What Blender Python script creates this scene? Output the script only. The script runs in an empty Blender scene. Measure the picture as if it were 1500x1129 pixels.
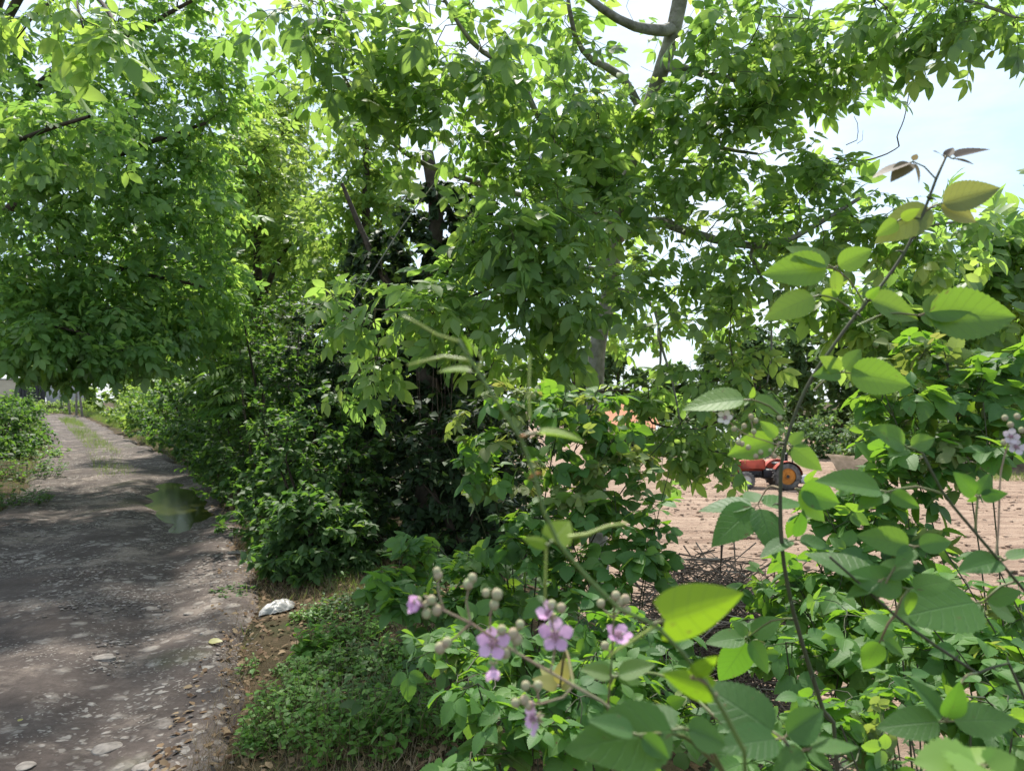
import bpy, math, numpy as np
from math import radians as R_

C = bpy.context.scene
COL = C.collection
RNG = np.random.default_rng(7)

# ------------------------------------------------------------------ camera
EYE = 1.6
FPX = 1112.0            # focal length in pixels of the 1500 px wide photograph
HZ = 570.0              # row of the horizon
cam = bpy.data.cameras.new("camera")
camo = bpy.data.objects.new("camera", cam)
COL.objects.link(camo)
cam.sensor_width = 36.0
cam.lens = 36.0 * FPX / 1500.0
camo.location = (0, 0, EYE)
camo.rotation_euler = (R_(90 + math.degrees(math.atan((HZ - 564.5) / FPX))), 0, 0)
cam.clip_end = 2000
cam.clip_start = 0.02
cam.dof.use_dof = True
cam.dof.focus_distance = 3.0
cam.dof.aperture_fstop = cam.lens / 3.0       # a phone lens: 3 mm wide opening
C.camera = camo

# ------------------------------------------------------------------ light
SUN_EL, SUN_AZ = 60.0, -10.0
w = bpy.data.worlds.new("World")
C.world = w
w.use_nodes = True
nt = w.node_tree
bg = nt.nodes["Background"]
sky = nt.nodes.new("ShaderNodeTexSky")
sky.sky_type = 'NISHITA'
sky.sun_disc = False
sky.sun_elevation = R_(SUN_EL)
sky.sun_rotation = R_(SUN_AZ)
sky.air_density = 1.0
sky.dust_density = 1.0
tc = nt.nodes.new("ShaderNodeTexCoord")
mp = nt.nodes.new("ShaderNodeMapping")
mp.inputs['Scale'].default_value = (1, 1, 2.6)
nz = nt.nodes.new("ShaderNodeTexNoise")
nz.inputs['Scale'].default_value = 2.3
nz.inputs['Detail'].default_value = 7
nz.inputs['Roughness'].default_value = 0.6
rp = nt.nodes.new("ShaderNodeValToRGB")
rp.color_ramp.elements[0].position = 0.36
rp.color_ramp.elements[1].position = 0.62
mx = nt.nodes.new("ShaderNodeMix")
mx.data_type = 'RGBA'
mx.inputs['Factor'].default_value = 0.86      # a thin bright overcast over the blue
L = nt.links
L.new(tc.outputs['Generated'], mp.inputs['Vector'])
L.new(mp.outputs['Vector'], nz.inputs['Vector'])
L.new(nz.outputs['Fac'], rp.inputs['Fac'])
rp.color_ramp.elements[0].color = (1.5, 2.05, 2.55, 1)
rp.color_ramp.elements[1].color = (2.35, 2.5, 2.65, 1)
L.new(rp.outputs['Color'], mx.inputs['B'])
L.new(sky.outputs['Color'], mx.inputs['A'])
L.new(mx.outputs['Result'], bg.inputs['Color'])
bg.inputs['Strength'].default_value = 0.15

sl = bpy.data.lights.new("sun", 'SUN')
sl.energy = 2.6
sl.angle = R_(2.0)
sl.color = (1.0, 0.95, 0.86)
so = bpy.data.objects.new("sun", sl)
COL.objects.link(so)
so.rotation_euler = (R_(90 - SUN_EL), 0, R_(180 - SUN_AZ))
so.location = (10, 20, 40)

C.view_settings.view_transform = 'Standard'
C.view_settings.look = 'None'
C.view_settings.exposure = 1.6
C.view_settings.gamma = 1.0
cy = C.cycles
cy.use_denoising = True
try:
    cy.denoiser = 'OPENIMAGEDENOISE'
    cy.denoising_prefilter = 'ACCURATE'
except Exception:
    pass
cy.max_bounces = 6
cy.diffuse_bounces = 4
cy.glossy_bounces = 2
cy.transmission_bounces = 4
cy.sample_clamp_indirect = 6.0
cy.caustics_reflective = False
cy.caustics_refractive = False


# ------------------------------------------------------------------ helpers
def P(px, py, d):
    """world point that the photograph shows at pixel px,py, d metres away"""
    return np.array([(px - 750.0) / FPX * d, d, EYE + (HZ - py) / FPX * d])


def tag(o, label=None, cat=None, group=None, kind=None):
    if label: o['label'] = label
    if cat: o['category'] = cat
    if group: o['group'] = group
    if kind: o['kind'] = kind
    return o


def empty(name, loc, label, cat, group=None):
    o = bpy.data.objects.new(name, None)
    o.empty_display_size = 0.1
    COL.objects.link(o)
    o.location = [float(v) for v in loc]
    return tag(o, label, cat, group)


def nrm(v):
    v = np.asarray(v, float)
    return v / np.maximum(np.linalg.norm(v, axis=-1, keepdims=True), 1e-9)


class MB:
    def __init__(self):
        self.v, self.t, self.q, self.uv, self.r, self.n = [], [], [], [], [], 0
        self.tm, self.qm = [], []

    def raw(self, v, t=None, q=None, uv=None, r=None, m=0):
        v = np.asarray(v, float).reshape(-1, 3)
        n = len(v)
        self.v.append(v)
        if t is not None and len(t):
            t = np.asarray(t, int).reshape(-1, 3) + self.n
            self.t.append(t); self.tm.append(np.full(len(t), m))
        if q is not None and len(q):
            q = np.asarray(q, int).reshape(-1, 4) + self.n
            self.q.append(q); self.qm.append(np.full(len(q), m))
        self.uv.append(np.zeros((n, 2)) + .5 if uv is None else np.asarray(uv, float).reshape(n, 2))
        self.r.append(np.zeros(n) + (0 if r is None else np.asarray(r, float)))
        self.n += n
        return self

    def inst(self, T, pos, M, sc, rnd, m=0):
        """copies of template T: pos (n,3), M (n,3,3) columns = local axes, sc (n,)"""
        pos = np.asarray(pos, float); k = len(pos)
        if k == 0: return self
        nv = len(T['v'])
        V = np.einsum('nij,vj->nvi', M, T['v']) * np.asarray(sc).reshape(k, 1, 1) + pos[:, None, :]
        off = (np.arange(k) * nv)[:, None, None]
        t = (T['t'][None] + off).reshape(-1, 3) if len(T['t']) else None
        q = (T['q'][None] + off).reshape(-1, 4) if len(T['q']) else None
        uv = np.tile(T['uv'], (k, 1))
        r = (np.asarray(rnd).reshape(k, 1) + T['r'][None]).reshape(-1)
        return self.raw(V.reshape(-1, 3), t, q, uv, r, m)

    def tube(self, pts, rad, sides=5, m=0, cap=True):
        pts = np.asarray(pts, float); n = len(pts)
        if n < 2: return self
        rad = np.zeros(n) + np.asarray(rad, float)
        tg = np.zeros_like(pts)
        tg[1:-1] = pts[2:] - pts[:-2]; tg[0] = pts[1] - pts[0]; tg[-1] = pts[-1] - pts[-2]
        tg = nrm(tg)
        a = np.array([0, 0, 1.0]) if abs(tg[0][2]) < .9 else np.array([1.0, 0, 0])
        u = nrm(np.cross(tg[0], a))
        ang = np.linspace(0, 2 * np.pi, sides, endpoint=False)
        ca, sa = np.cos(ang), np.sin(ang)
        V = np.zeros((n, sides, 3)); UV = np.zeros((n, sides, 2))
        for i in range(n):
            u = u - tg[i] * np.dot(u, tg[i]); u = u / max(np.linalg.norm(u), 1e-9)
            b = np.cross(tg[i], u)
            V[i] = pts[i] + rad[i] * (ca[:, None] * u + sa[:, None] * b)
            UV[i, :, 0] = ang / 6.2832; UV[i, :, 1] = i / n
        i0 = np.arange(n - 1)[:, None] * sides; j = np.arange(sides)[None]; j2 = (j + 1) % sides
        q = np.stack([i0 + j, i0 + j2, i0 + sides + j2, i0 + sides + j], -1).reshape(-1, 4)
        V = V.reshape(-1, 3); UV = UV.reshape(-1, 2); t = None
        if cap:
            V = np.vstack([V, pts[-1] + tg[-1] * rad[-1] * .6]); UV = np.vstack([UV, [[.5, 1]]])
            b0 = (n - 1) * sides
            t = [[b0 + k, b0 + (k + 1) % sides, n * sides] for k in range(sides)]
        return self.raw(V, t, q, UV, None, m)

    def box(self, c, s, m=0, rz=0.0, bev=0.0):
        c = np.asarray(c, float); h = np.asarray(s, float) / 2
        b = min(bev, min(h) * .9)
        vs = []
        # chamfered box: 24 verts
        if b <= 0:
            v = np.array([[x, y, z] for x in (-1, 1) for y in (-1, 1) for z in (-1, 1)]) * h
            q = [[0, 1, 3, 2], [4, 6, 7, 5], [0, 4, 5, 1], [2, 3, 7, 6], [0, 2, 6, 4], [1, 5, 7, 3]]
            t = None
        else:
            v = []; ix = {}
            for x in (-1, 1):
                for y in (-1, 1):
                    for z in (-1, 1):
                        for ax in range(3):
                            p = np.array([x, y, z]) * (h - b); p[ax] = [x, y, z][ax] * h[ax]
                            ix[(x, y, z, ax)] = len(v); v.append(p)
            v = np.array(v); q = []; t = []
            for ax in range(3):
                o1, o2 = [(1, 2), (2, 0), (0, 1)][ax]
                for s in (-1, 1):
                    f = []
                    for a, bb in ((-1, -1), (1, -1), (1, 1), (-1, 1)):
                        k = [0, 0, 0]; k[ax] = s; k[o1] = a; k[o2] = bb
                        f.append(ix[(k[0], k[1], k[2], ax)])
                    q.append(f if s > 0 else f[::-1])
            for ax in range(3):
                o1, o2 = [(1, 2), (2, 0), (0, 1)][ax]
                for a in (-1, 1):
                    for bb in (-1, 1):
                        def g(s, w_):
                            k = [0, 0, 0]; k[ax] = s; k[o1] = a; k[o2] = bb
                            return ix[(k[0], k[1], k[2], w_)]
                        q.append([g(-1, o1), g(1, o1), g(1, o2), g(-1, o2)])
            for x in (-1, 1):
                for y in (-1, 1):
                    for z in (-1, 1):
                        t.append([ix[(x, y, z, 0)], ix[(x, y, z, 1)], ix[(x, y, z, 2)]])
        if rz:
            cz, sz = math.cos(rz), math.sin(rz)
            v = v @ np.array([[cz, sz, 0], [-sz, cz, 0], [0, 0, 1]])
        return self.raw(v + c, t, q, None, None, m)

    def cyl(self, p0, p1, r0, r1=None, sides=16, m=0):
        r1 = r0 if r1 is None else r1
        p0 = np.asarray(p0, float); p1 = np.asarray(p1, float)
        self.tube([p0, p1], [r0, r1], sides, m, cap=False)
        d = nrm(p1 - p0)
        for p, r, s in ((p0, r0, -1), (p1, r1, 1)):
            a = np.array([0, 0, 1.0]) if abs(d[2]) < .9 else np.array([1.0, 0, 0])
            u = nrm(np.cross(d, a)); b = np.cross(d, u)
            an = np.linspace(0, 2 * np.pi, sides, endpoint=False)
            V = p + r * (np.cos(an)[:, None] * u + np.sin(an)[:, None] * b)
            V = np.vstack([V, p])
            f = [[k, (k + 1) % sides, sides] for k in range(sides)]
            if s < 0: f = [x[::-1] for x in f]
            self.raw(V, f, None, None, None, m)
        return self

    def blob(self, c, s, sub=2, noise=.0, rng=None, m=0, r=0.0):
        T = ICO[sub]
        v = T['v'].copy()
        if noise and rng is not None:
            k = rng.normal(size=(4, 3)); ph = rng.uniform(0, 6, 4)
            d = sum(np.sin(v @ (k[i] * 2.2) + ph[i]) for i in range(4)) / 4
            v = v * (1 + noise * d)[:, None]
        return self.raw(v * np.asarray(s, float) + np.asarray(c, float), T['t'], None, None, r, m)

    def build(self, name, mats, parent=None, smooth=False, at=None):
        V = np.vstack(self.v) if self.v else np.zeros((0, 3))
        t = np.vstack(self.t) if self.t else np.zeros((0, 3), int)
        q = np.vstack(self.q) if self.q else np.zeros((0, 4), int)
        uv = np.vstack(self.uv); r = np.concatenate(self.r)
        org = None
        if at is not None: org = np.asarray(at, float)
        elif parent is not None: org = np.array(parent.matrix_world.translation) if False else np.array(parent.get('_w', parent.location))
        if org is not None: V = V - org
        me = bpy.data.meshes.new(name)
        me.vertices.add(len(V)); me.vertices.foreach_set("co", V.astype(np.float32).ravel())
        lv = np.concatenate([t.ravel(), q.ravel()]).astype(np.int32)
        me.loops.add(len(lv)); me.loops.foreach_set("vertex_index", lv)
        nf = len(t) + len(q)
        me.polygons.add(nf)
        ls = np.concatenate([np.arange(len(t)) * 3, len(t) * 3 + np.arange(len(q)) * 4]).astype(np.int32)
        me.polygons.foreach_set("loop_start", ls)
        mi = np.concatenate([np.concatenate(self.tm) if self.tm else np.zeros(0), np.concatenate(self.qm) if self.qm else np.zeros(0)]).astype(np.int32)
        if not isinstance(mats, (list, tuple)): mats = [mats]
        for m_ in mats: me.materials.append(m_)
        me.polygons.foreach_set("material_index", mi)
        if smooth: me.polygons.foreach_set("use_smooth", np.ones(nf, bool))
        a = me.attributes.new("rnd", 'FLOAT', 'POINT'); a.data.foreach_set("value", r.astype(np.float32))
        ul = me.uv_layers.new(name="UVMap")
        ul.data.foreach_set("uv", uv[lv].astype(np.float32).ravel())
        me.update(calc_edges=True)
        o = bpy.data.objects.new(name, me)
        COL.objects.link(o)
        if at is not None: o.location = [float(x) for x in org]
        if parent is not None:
            o.parent = parent
            o['_w'] = [float(x) for x in org]
            if at is not None:
                pw = np.array(parent.get('_w', parent.location))
                o.location = [float(x) for x in (org - pw)]
        return o


def _ico(sub):
    import bmesh
    bm = bmesh.new()
    bmesh.ops.create_icosphere(bm, subdivisions=sub, radius=1)
    bm.verts.ensure_lookup_table()
    v = np.array([x.co[:] for x in bm.verts]); t = np.array([[x.index for x in f.verts] for f in bm.faces])
    bm.free()
    return dict(v=v, t=t)


ICO = {1: _ico(1), 2: _ico(2), 3: _ico(3)}


# ------------------------------------------------------------------ materials
def new_mat(name):
    m = bpy.data.materials.new(name)
    m.use_nodes = True
    n = m.node_tree
    b = n.nodes["Principled BSDF"]
    return m, n, b


def ramp(n, stops):
    r = n.nodes.new("ShaderNodeValToRGB")
    e = r.color_ramp.elements
    while len(e) < len(stops): e.new(0.5)
    for k, (p, c) in enumerate(stops):
        e[k].position = p
        e[k].color = (*c, 1)
    return r


def leaf_mat(name, tops, trans, rough=.42, spec=.45, tfac=.42, under=1.35, veins=0, bump=.0, tmul=1.0, spots=0):
    """tops: colour stops over the per-leaf random value; trans: colour let through"""
    m, n, b = new_mat(name)
    at = n.nodes.new("ShaderNodeAttribute"); at.attribute_name = "rnd"
    k = len(tops)
    r = ramp(n, [(i / max(k - 1, 1), c) for i, c in enumerate(tops)])
    n.links.new(at.outputs['Fac'], r.inputs['Fac'])
    rt = ramp(n, [(i / max(len(trans) - 1, 1), c) for i, c in enumerate(trans)])
    n.links.new(at.outputs['Fac'], rt.inputs['Fac'])
    col, tcol = r.outputs['Color'], rt.outputs['Color']
    # large soft differences over a plant
    gm = n.nodes.new("ShaderNodeNewGeometry")
    no = n.nodes.new("ShaderNodeTexNoise"); no.inputs['Scale'].default_value = 1.7; no.inputs['Detail'].default_value = 2
    n.links.new(gm.outputs['Position'], no.inputs['Vector'])
    hs = n.nodes.new("ShaderNodeHueSaturation")
    mr = n.nodes.new("ShaderNodeMapRange")
    mr.inputs['From Min'].default_value = .3; mr.inputs['From Max'].default_value = .7
    mr.inputs['To Min'].default_value = .82; mr.inputs['To Max'].default_value = 1.22
    n.links.new(no.outputs['Fac'], mr.inputs['Value'])
    n.links.new(mr.outputs['Result'], hs.inputs['Value'])
    n.links.new(col, hs.inputs['Color']); col = hs.outputs['Color']
    if veins:
        uv = n.nodes.new("ShaderNodeUVMap"); uv.uv_map = "UVMap"
        sp = n.nodes.new("ShaderNodeSeparateXYZ"); n.links.new(uv.outputs['UV'], sp.inputs['Vector'])
        def mth(op, a, b_=None, c=None):
            x = n.nodes.new("ShaderNodeMath"); x.operation = op
            for i, vv in enumerate((a, b_, c)):
                if vv is None: continue
                if isinstance(vv, (int, float)): x.inputs[i].default_value = vv
                else: n.links.new(vv, x.inputs[i])
            return x.outputs[0]
        u = mth('ABSOLUTE', mth('SUBTRACT', sp.outputs['X'], .5))
        mid = mth('SUBTRACT', 1.0, mth('MINIMUM', mth('MULTIPLY', u, 30.0), 1.0))
        ph = mth('SUBTRACT', sp.outputs['Y'], mth('MULTIPLY', u, .42))
        sv = mth('ABSOLUTE', mth('SUBTRACT', mth('FRACT', mth('MULTIPLY', ph, float(veins))), .5))
        side = mth('SUBTRACT', 1.0, mth('MINIMUM', mth('MULTIPLY', sv, 9.0), 1.0))
        vn = mth('MAXIMUM', mid, mth('MULTIPLY', side, .7))
        mxv = n.nodes.new("ShaderNodeMix"); mxv.data_type = 'RGBA'
        n.links.new(mth('MULTIPLY', vn, .24), mxv.inputs['Factor'])
        n.links.new(col, mxv.inputs['A'])
        h2 = n.nodes.new("ShaderNodeHueSaturation"); h2.inputs['Value'].default_value = 1.55; h2.inputs['Saturation'].default_value = .8
        n.links.new(col, h2.inputs['Color']); n.links.new(h2.outputs['Color'], mxv.inputs['B'])
        col = mxv.outputs['Result']
        mx2 = n.nodes.new("ShaderNodeMix"); mx2.data_type = 'RGBA'
        n.links.new(mth('MULTIPLY', vn, .6), mx2.inputs['Factor'])
        n.links.new(tcol, mx2.inputs['A'])
        h3 = n.nodes.new("ShaderNodeHueSaturation"); h3.inputs['Value'].default_value = .55
        n.links.new(tcol, h3.inputs['Color']); n.links.new(h3.outputs['Color'], mx2.inputs['B'])
        tcol = mx2.outputs['Result']
        # fine cell mottling
        vo = n.nodes.new("ShaderNodeTexNoise"); vo.inputs['Scale'].default_value = 40; vo.inputs['Detail'].default_value = 3
        n.links.new(uv.outputs['UV'], vo.inputs['Vector'])
        if spots:      # brown blemishes, a few on each leaf
            sn = n.nodes.new("ShaderNodeTexNoise"); sn.inputs['Scale'].default_value = 4.5; sn.inputs['Detail'].default_value = 4; sn.noise_dimensions = '4D'
            n.links.new(uv.outputs['UV'], sn.inputs['Vector']); n.links.new(mth('MULTIPLY', at.outputs['Fac'], 97.0), sn.inputs['W'])
            sr = ramp(n, [(.66, (0, 0, 0)), (.72, (1, 1, 1))]); n.links.new(sn.outputs['Fac'], sr.inputs['Fac'])
            for k_ in (0, 1):
                ms_ = n.nodes.new("ShaderNodeMix"); ms_.data_type = 'RGBA'; n.links.new(mth('MULTIPLY', sr.outputs['Color'], .8), ms_.inputs['Factor'])
                n.links.new(tcol if k_ else col, ms_.inputs['A']); ms_.inputs['B'].default_value = (.15, .095, .04, 1)
                if k_: tcol = ms_.outputs['Result']
                else: col = ms_.outputs['Result']
        if bump:
            bp = n.nodes.new("ShaderNodeBump"); bp.inputs['Strength'].default_value = bump; bp.inputs['Distance'].default_value = .002
            pillow = mth('ADD', mth('MULTIPLY', vn, -1.0), mth('MULTIPLY', vo.outputs['Fac'], .5))
            n.links.new(pillow, bp.inputs['Height'])
            n.links.new(bp.outputs['Normal'], b.inputs['Normal'])
    # paler, duller underside
    hu = n.nodes.new("ShaderNodeHueSaturation"); hu.inputs['Value'].default_value = under; hu.inputs['Saturation'].default_value = .75
    n.links.new(col, hu.inputs['Color'])
    mu = n.nodes.new("ShaderNodeMix"); mu.data_type = 'RGBA'
    n.links.new(gm.outputs['Backfacing'], mu.inputs['Factor'])
    n.links.new(col, mu.inputs['A']); n.links.new(hu.outputs['Color'], mu.inputs['B'])
    n.links.new(mu.outputs['Result'], b.inputs['Base Color'])
    b.inputs['Roughness'].default_value = rough
    b.inputs['Specular IOR Level'].default_value = spec
    tr = n.nodes.new("ShaderNodeBsdfTranslucent")
    hv = n.nodes.new("ShaderNodeHueSaturation"); hv.inputs['Value'].default_value = tmul
    n.links.new(tcol, hv.inputs['Color']); n.links.new(hv.outputs['Color'], tr.inputs['Color'])
    ms = n.nodes.new("ShaderNodeMixShader"); ms.inputs['Fac'].default_value = tfac
    n.links.new(b.outputs['BSDF'], ms.inputs[1]); n.links.new(tr.outputs['BSDF'], ms.inputs[2])
    n.links.new(ms.outputs['Shader'], n.nodes['Material Output'].inputs['Surface'])
    return m


def plain(name, col, rough=.6, spec=.3, var=.0, scale=8, metal=0.0, bump=0.0, bscale=40, col2=None):
    m, n, b = new_mat(name)
    b.inputs['Roughness'].default_value = rough
    b.inputs['Specular IOR Level'].default_value = spec
    b.inputs['Metallic'].default_value = metal
    tcn = n.nodes.new("ShaderNodeTexCoord")
    no = n.nodes.new("ShaderNodeTexNoise"); no.inputs['Scale'].default_value = scale; no.inputs['Detail'].default_value = 6
    n.links.new(tcn.outputs['Object'], no.inputs['Vector'])
    c2 = col2 or tuple(c * (1 - var) for c in col)
    r = ramp(n, [(.35, c2), (.65, col)])
    n.links.new(no.outputs['Fac'], r.inputs['Fac'])
    n.links.new(r.outputs['Color'], b.inputs['Base Color'])
    if bump:
        n2 = n.nodes.new("ShaderNodeTexNoise"); n2.inputs['Scale'].default_value = bscale; n2.inputs['Detail'].default_value = 6
        n.links.new(tcn.outputs['Object'], n2.inputs['Vector'])
        bp = n.nodes.new("ShaderNodeBump"); bp.inputs['Strength'].default_value = bump; bp.inputs['Distance'].default_value = .02
        n.links.new(n2.outputs['Fac'], bp.inputs['Height']); n.links.new(bp.outputs['Normal'], b.inputs['Normal'])
    return m


MAT = {}
MAT['walnut'] = leaf_mat('walnut_leaf', [(.070, .130, .042), (.102, .182, .056), (.142, .222, .064)],
                         [(.14, .27, .05), (.25, .40, .06), (.38, .50, .08)], rough=.48, spec=.38, tfac=.44, veins=9, tmul=1.8)
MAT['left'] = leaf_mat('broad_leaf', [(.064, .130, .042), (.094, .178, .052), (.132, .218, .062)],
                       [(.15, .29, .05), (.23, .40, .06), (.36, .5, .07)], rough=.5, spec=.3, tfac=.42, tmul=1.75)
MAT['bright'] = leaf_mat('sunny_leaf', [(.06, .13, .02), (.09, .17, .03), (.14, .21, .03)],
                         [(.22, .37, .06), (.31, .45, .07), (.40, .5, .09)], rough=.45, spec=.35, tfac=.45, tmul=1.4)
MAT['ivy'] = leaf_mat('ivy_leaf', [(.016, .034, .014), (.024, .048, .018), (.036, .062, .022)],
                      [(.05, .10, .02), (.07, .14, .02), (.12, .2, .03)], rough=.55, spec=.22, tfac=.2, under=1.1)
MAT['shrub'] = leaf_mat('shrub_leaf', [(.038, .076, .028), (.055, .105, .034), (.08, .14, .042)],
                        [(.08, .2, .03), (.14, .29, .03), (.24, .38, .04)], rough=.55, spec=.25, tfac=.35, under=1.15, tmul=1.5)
MAT['ailanthus'] = leaf_mat('pinnate_leaf', [(.05, .12, .03), (.07, .15, .035), (.1, .18, .04)],
                            [(.14, .32, .03), (.2, .4, .04), (.3, .46, .05)], rough=.6, spec=.2, tfac=.36, tmul=1.3)
MAT['far'] = leaf_mat('far_leaf', [(.05, .095, .035), (.065, .12, .04), (.09, .15, .05)],
                      [(.12, .25, .04), (.18, .32, .05), (.26, .38, .06)], rough=.55, spec=.3, tfac=.35)
MAT['bramble'] = leaf_mat('bramble_leaf', [(.052, .128, .035), (.072, .165, .04), (.105, .20, .045)],
                          [(.14, .33, .02), (.22, .42, .025), (.32, .48, .04)], rough=.5, spec=.35, tfac=.44, veins=8, bump=.28, tmul=1.15, spots=1)
MAT['young'] = leaf_mat('young_bramble_leaf', [(.12, .17, .05), (.14, .20, .06), (.17, .20, .075)],
                        [(.3, .42, .06), (.38, .48, .07), (.42, .42, .09)], rough=.5, spec=.35, tfac=.4, veins=8, bump=.4)
MAT['purple'] = leaf_mat('purple_shoot_leaf', [(.10, .075, .06), (.14, .10, .075), (.16, .13, .08)],
                         [(.25, .18, .1), (.3, .24, .12), (.3, .3, .12)], rough=.5, spec=.35, tfac=.35, veins=8)
MAT['lime'] = leaf_mat('lime_vine_leaf', [(.13, .22, .02), (.16, .26, .025), (.20, .30, .03)],
                       [(.22, .42, .012), (.27, .47, .015), (.33, .50, .02)], rough=.5, spec=.3, tfac=.55, tmul=1.05, veins=6, bump=.3, spots=1)
MAT['yellow'] = leaf_mat('yellowing_leaf', [(.26, .27, .08), (.30, .30, .09), (.34, .31, .1)],
                         [(.5, .42, .08), (.5, .42, .08), (.5, .4, .1)], rough=.5, tfac=.35, veins=9)
MAT['herb'] = leaf_mat('herb_leaf', [(.075, .165, .035), (.10, .21, .04), (.15, .26, .05)],
                       [(.15, .34, .03), (.2, .4, .03), (.3, .46, .04)], rough=.5, spec=.35, tfac=.35, tmul=1.3)
MAT['pale'] = leaf_mat('pale_under_leaf', [(.3, .36, .28), (.36, .42, .34), (.42, .46, .4)],
                       [(.3, .4, .25), (.3, .4, .25), (.3, .4, .25)], rough=.6, spec=.3, tfac=.2)
MAT['grass'] = leaf_mat('grass_blade', [(.06, .12, .025), (.09, .15, .03), (.16, .17, .05)],
                        [(.2, .36, .04), (.3, .42, .05), (.36, .38, .08)], rough=.5, spec=.35, tfac=.35)
MAT['dry'] = leaf_mat('dry_grass_blade', [(.16, .105, .055), (.24, .17, .09), (.36, .28, .16)],
                      [(.2, .14, .06), (.25, .18, .08), (.3, .22, .1)], rough=.7, spec=.2, tfac=.2)
MAT['bark'] = plain('grey_bark', (.36, .34, .305), .85, .15, .6, 7, bump=1.0, bscale=22, col2=(.15, .145, .115))
MAT['darkbark'] = plain('dark_bark', (.085, .068, .05), .85, .2, .5, 12, bump=.5, bscale=35)
MAT['twig'] = plain('green_brown_twig', (.10, .085, .05), .7, .25, .4, 20)
MAT['cane'] = plain('dark_cane', (.055, .05, .03), .55, .35, .4, 30, col2=(.045, .06, .02))
MAT['greencane'] = plain('green_cane', (.10, .16, .04), .5, .4, .3, 25, col2=(.14, .10, .05))
MAT['smilax'] = plain('smooth_green_vine', (.09, .15, .025), .4, .5, .25, 25)
MAT['tendril'] = plain('pale_tendril', (.35, .42, .1), .4, .4, .2, 25)
MAT['thorn'] = plain('orange_thorn', (.5, .2, .06), .45, .4, .2, 30)
MAT['panicle'] = plain('felted_flower_stalk', (.28, .25, .16), .8, .15, .3, 60, col2=(.26, .17, .13))
MAT['petal'] = leaf_mat('pink_petal', [(.62, .34, .60), (.68, .42, .66), (.74, .52, .72)],
                        [(.7, .42, .68), (.7, .45, .68), (.7, .5, .7)], rough=.6, spec=.2, tfac=.35, under=1.1)
MAT['whitepetal'] = leaf_mat('pale_petal', [(.66, .56, .62), (.7, .62, .66), (.75, .7, .72)],
                             [(.6, .5, .55), (.6, .5, .55), (.6, .55, .55)], rough=.6, spec=.2, tfac=.3, under=1.05)
MAT['stamen'] = plain('pinkish_stamen', (.5, .3, .38), .7, .2, .3, 200)
MAT['bud'] = plain('felted_bud', (.33, .36, .20), .85, .1, .25, 150, col2=(.36, .27, .2))
MAT['fruit'] = plain('green_walnut', (.16, .24, .07), .55, .35, .25, 60)
MAT['deadtwig'] = plain('dead_twig', (.19, .145, .11), .85, .15, .5, 25)
MAT['paletwig'] = plain('bleached_twig', (.36, .31, .25), .85, .15, .4, 25)


# ------------------------------------------------------------------ terrain
def catmull(pts, step):
    pts = np.asarray(pts, float)
    out = []
    n = len(pts)
    for i in range(n - 1):
        p0, p1, p2, p3 = pts[max(i - 1, 0)], pts[i], pts[i + 1], pts[min(i + 2, n - 1)]
        k = max(1, int(np.linalg.norm(p2 - p1) / step))
        t = (np.arange(k) / k)[:, None]
        out.append(.5 * (2 * p1 + (p2 - p0) * t + (2 * p0 - 5 * p1 + 4 * p2 - p3) * t ** 2 + (3 * p1 - 3 * p2 + p3 - p0) * t ** 3))
    out.append(pts[-1:])
    return np.vstack(out)


TRK = catmull([(-1.6, -8), (-1.9, -3), (-2.15, 0), (-2.70, 3.2), (-3.42, 5.6), (-4.95, 9.4), (-7.75, 14.8), (-14.2, 25.4), (-26.2, 44), (-31, 49), (-40, 54)], .4)
_s = np.concatenate([[0], np.cumsum(np.linalg.norm(np.diff(TRK, axis=0), axis=1))])


def lateral(x, y):
    """signed distance right of the track's middle"""
    p = np.stack([np.ravel(x), np.ravel(y)], -1)
    e = np.full(len(p), 1e9)
    best = np.full(len(p), 1e18)
    for a, b in zip(TRK[:-1], TRK[1:]):
        d = b - a
        t = np.clip(((p - a) @ d) / (d @ d), 0, 1)
        q = p - (a + t[:, None] * d)
        dd = (q ** 2).sum(1)
        s = np.sign(d[1] * q[:, 0] - d[0] * q[:, 1])
        k = dd < best
        best[k] = dd[k]; e[k] = (s * np.sqrt(dd))[k]
    return e.reshape(np.shape(x))


def sstep(a, b, x):
    t = np.clip((x - a) / (b - a), 0, 1)
    return t * t * (3 - 2 * t)


FIELD_Z = -1.9


def hgt_e(e, x, y):
    n = .05 * np.sin(x * 1.7 + np.sin(y * 1.3)) * np.cos(y * 1.1 + x * .4) + .025 * np.sin(x * 4.1 + y * 3.3)
    r = np.where(e > 0, .10 * sstep(1.5, 2.6, e) + (FIELD_Z - .10) * sstep(3.0, 6.4, e),
                 .55 * sstep(1.5, 4.5, -e))
    off = sstep(1.3, 2.2, np.abs(e))
    flat = 1 - .85 * sstep(5.5, 7.0, e)
    return r + n * off * flat


def track_z(x, y, t):
    """surface of the track; t = -1..1 across it"""
    z = .012 * np.sin(x * 5 + y * 2.1) + .010 * np.sin(y * 4.3 - x * 3) - .03 * np.exp(-((np.abs(t) - .52) / .2) ** 2) + .01
    r2 = ((x + 4.8 + .52 * (y - 11.0)) / .52) ** 2 + ((y - 11.0) / 1.7) ** 2
    z = z + .016 * np.sin(x * 9 + 2 * np.sin(y * 3)) * np.sin(y * 7 + x * 2) * np.exp(-((r2 - 1) / .8) ** 2)
    return z - .08 * np.exp(-r2 ** 1.2)


def hgt(x, y):
    x = np.asarray(x, float); y = np.asarray(y, float)
    return hgt_e(lateral(x, y), x, y)


_A, _D = TRK[:-1], np.diff(TRK, axis=0)


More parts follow.
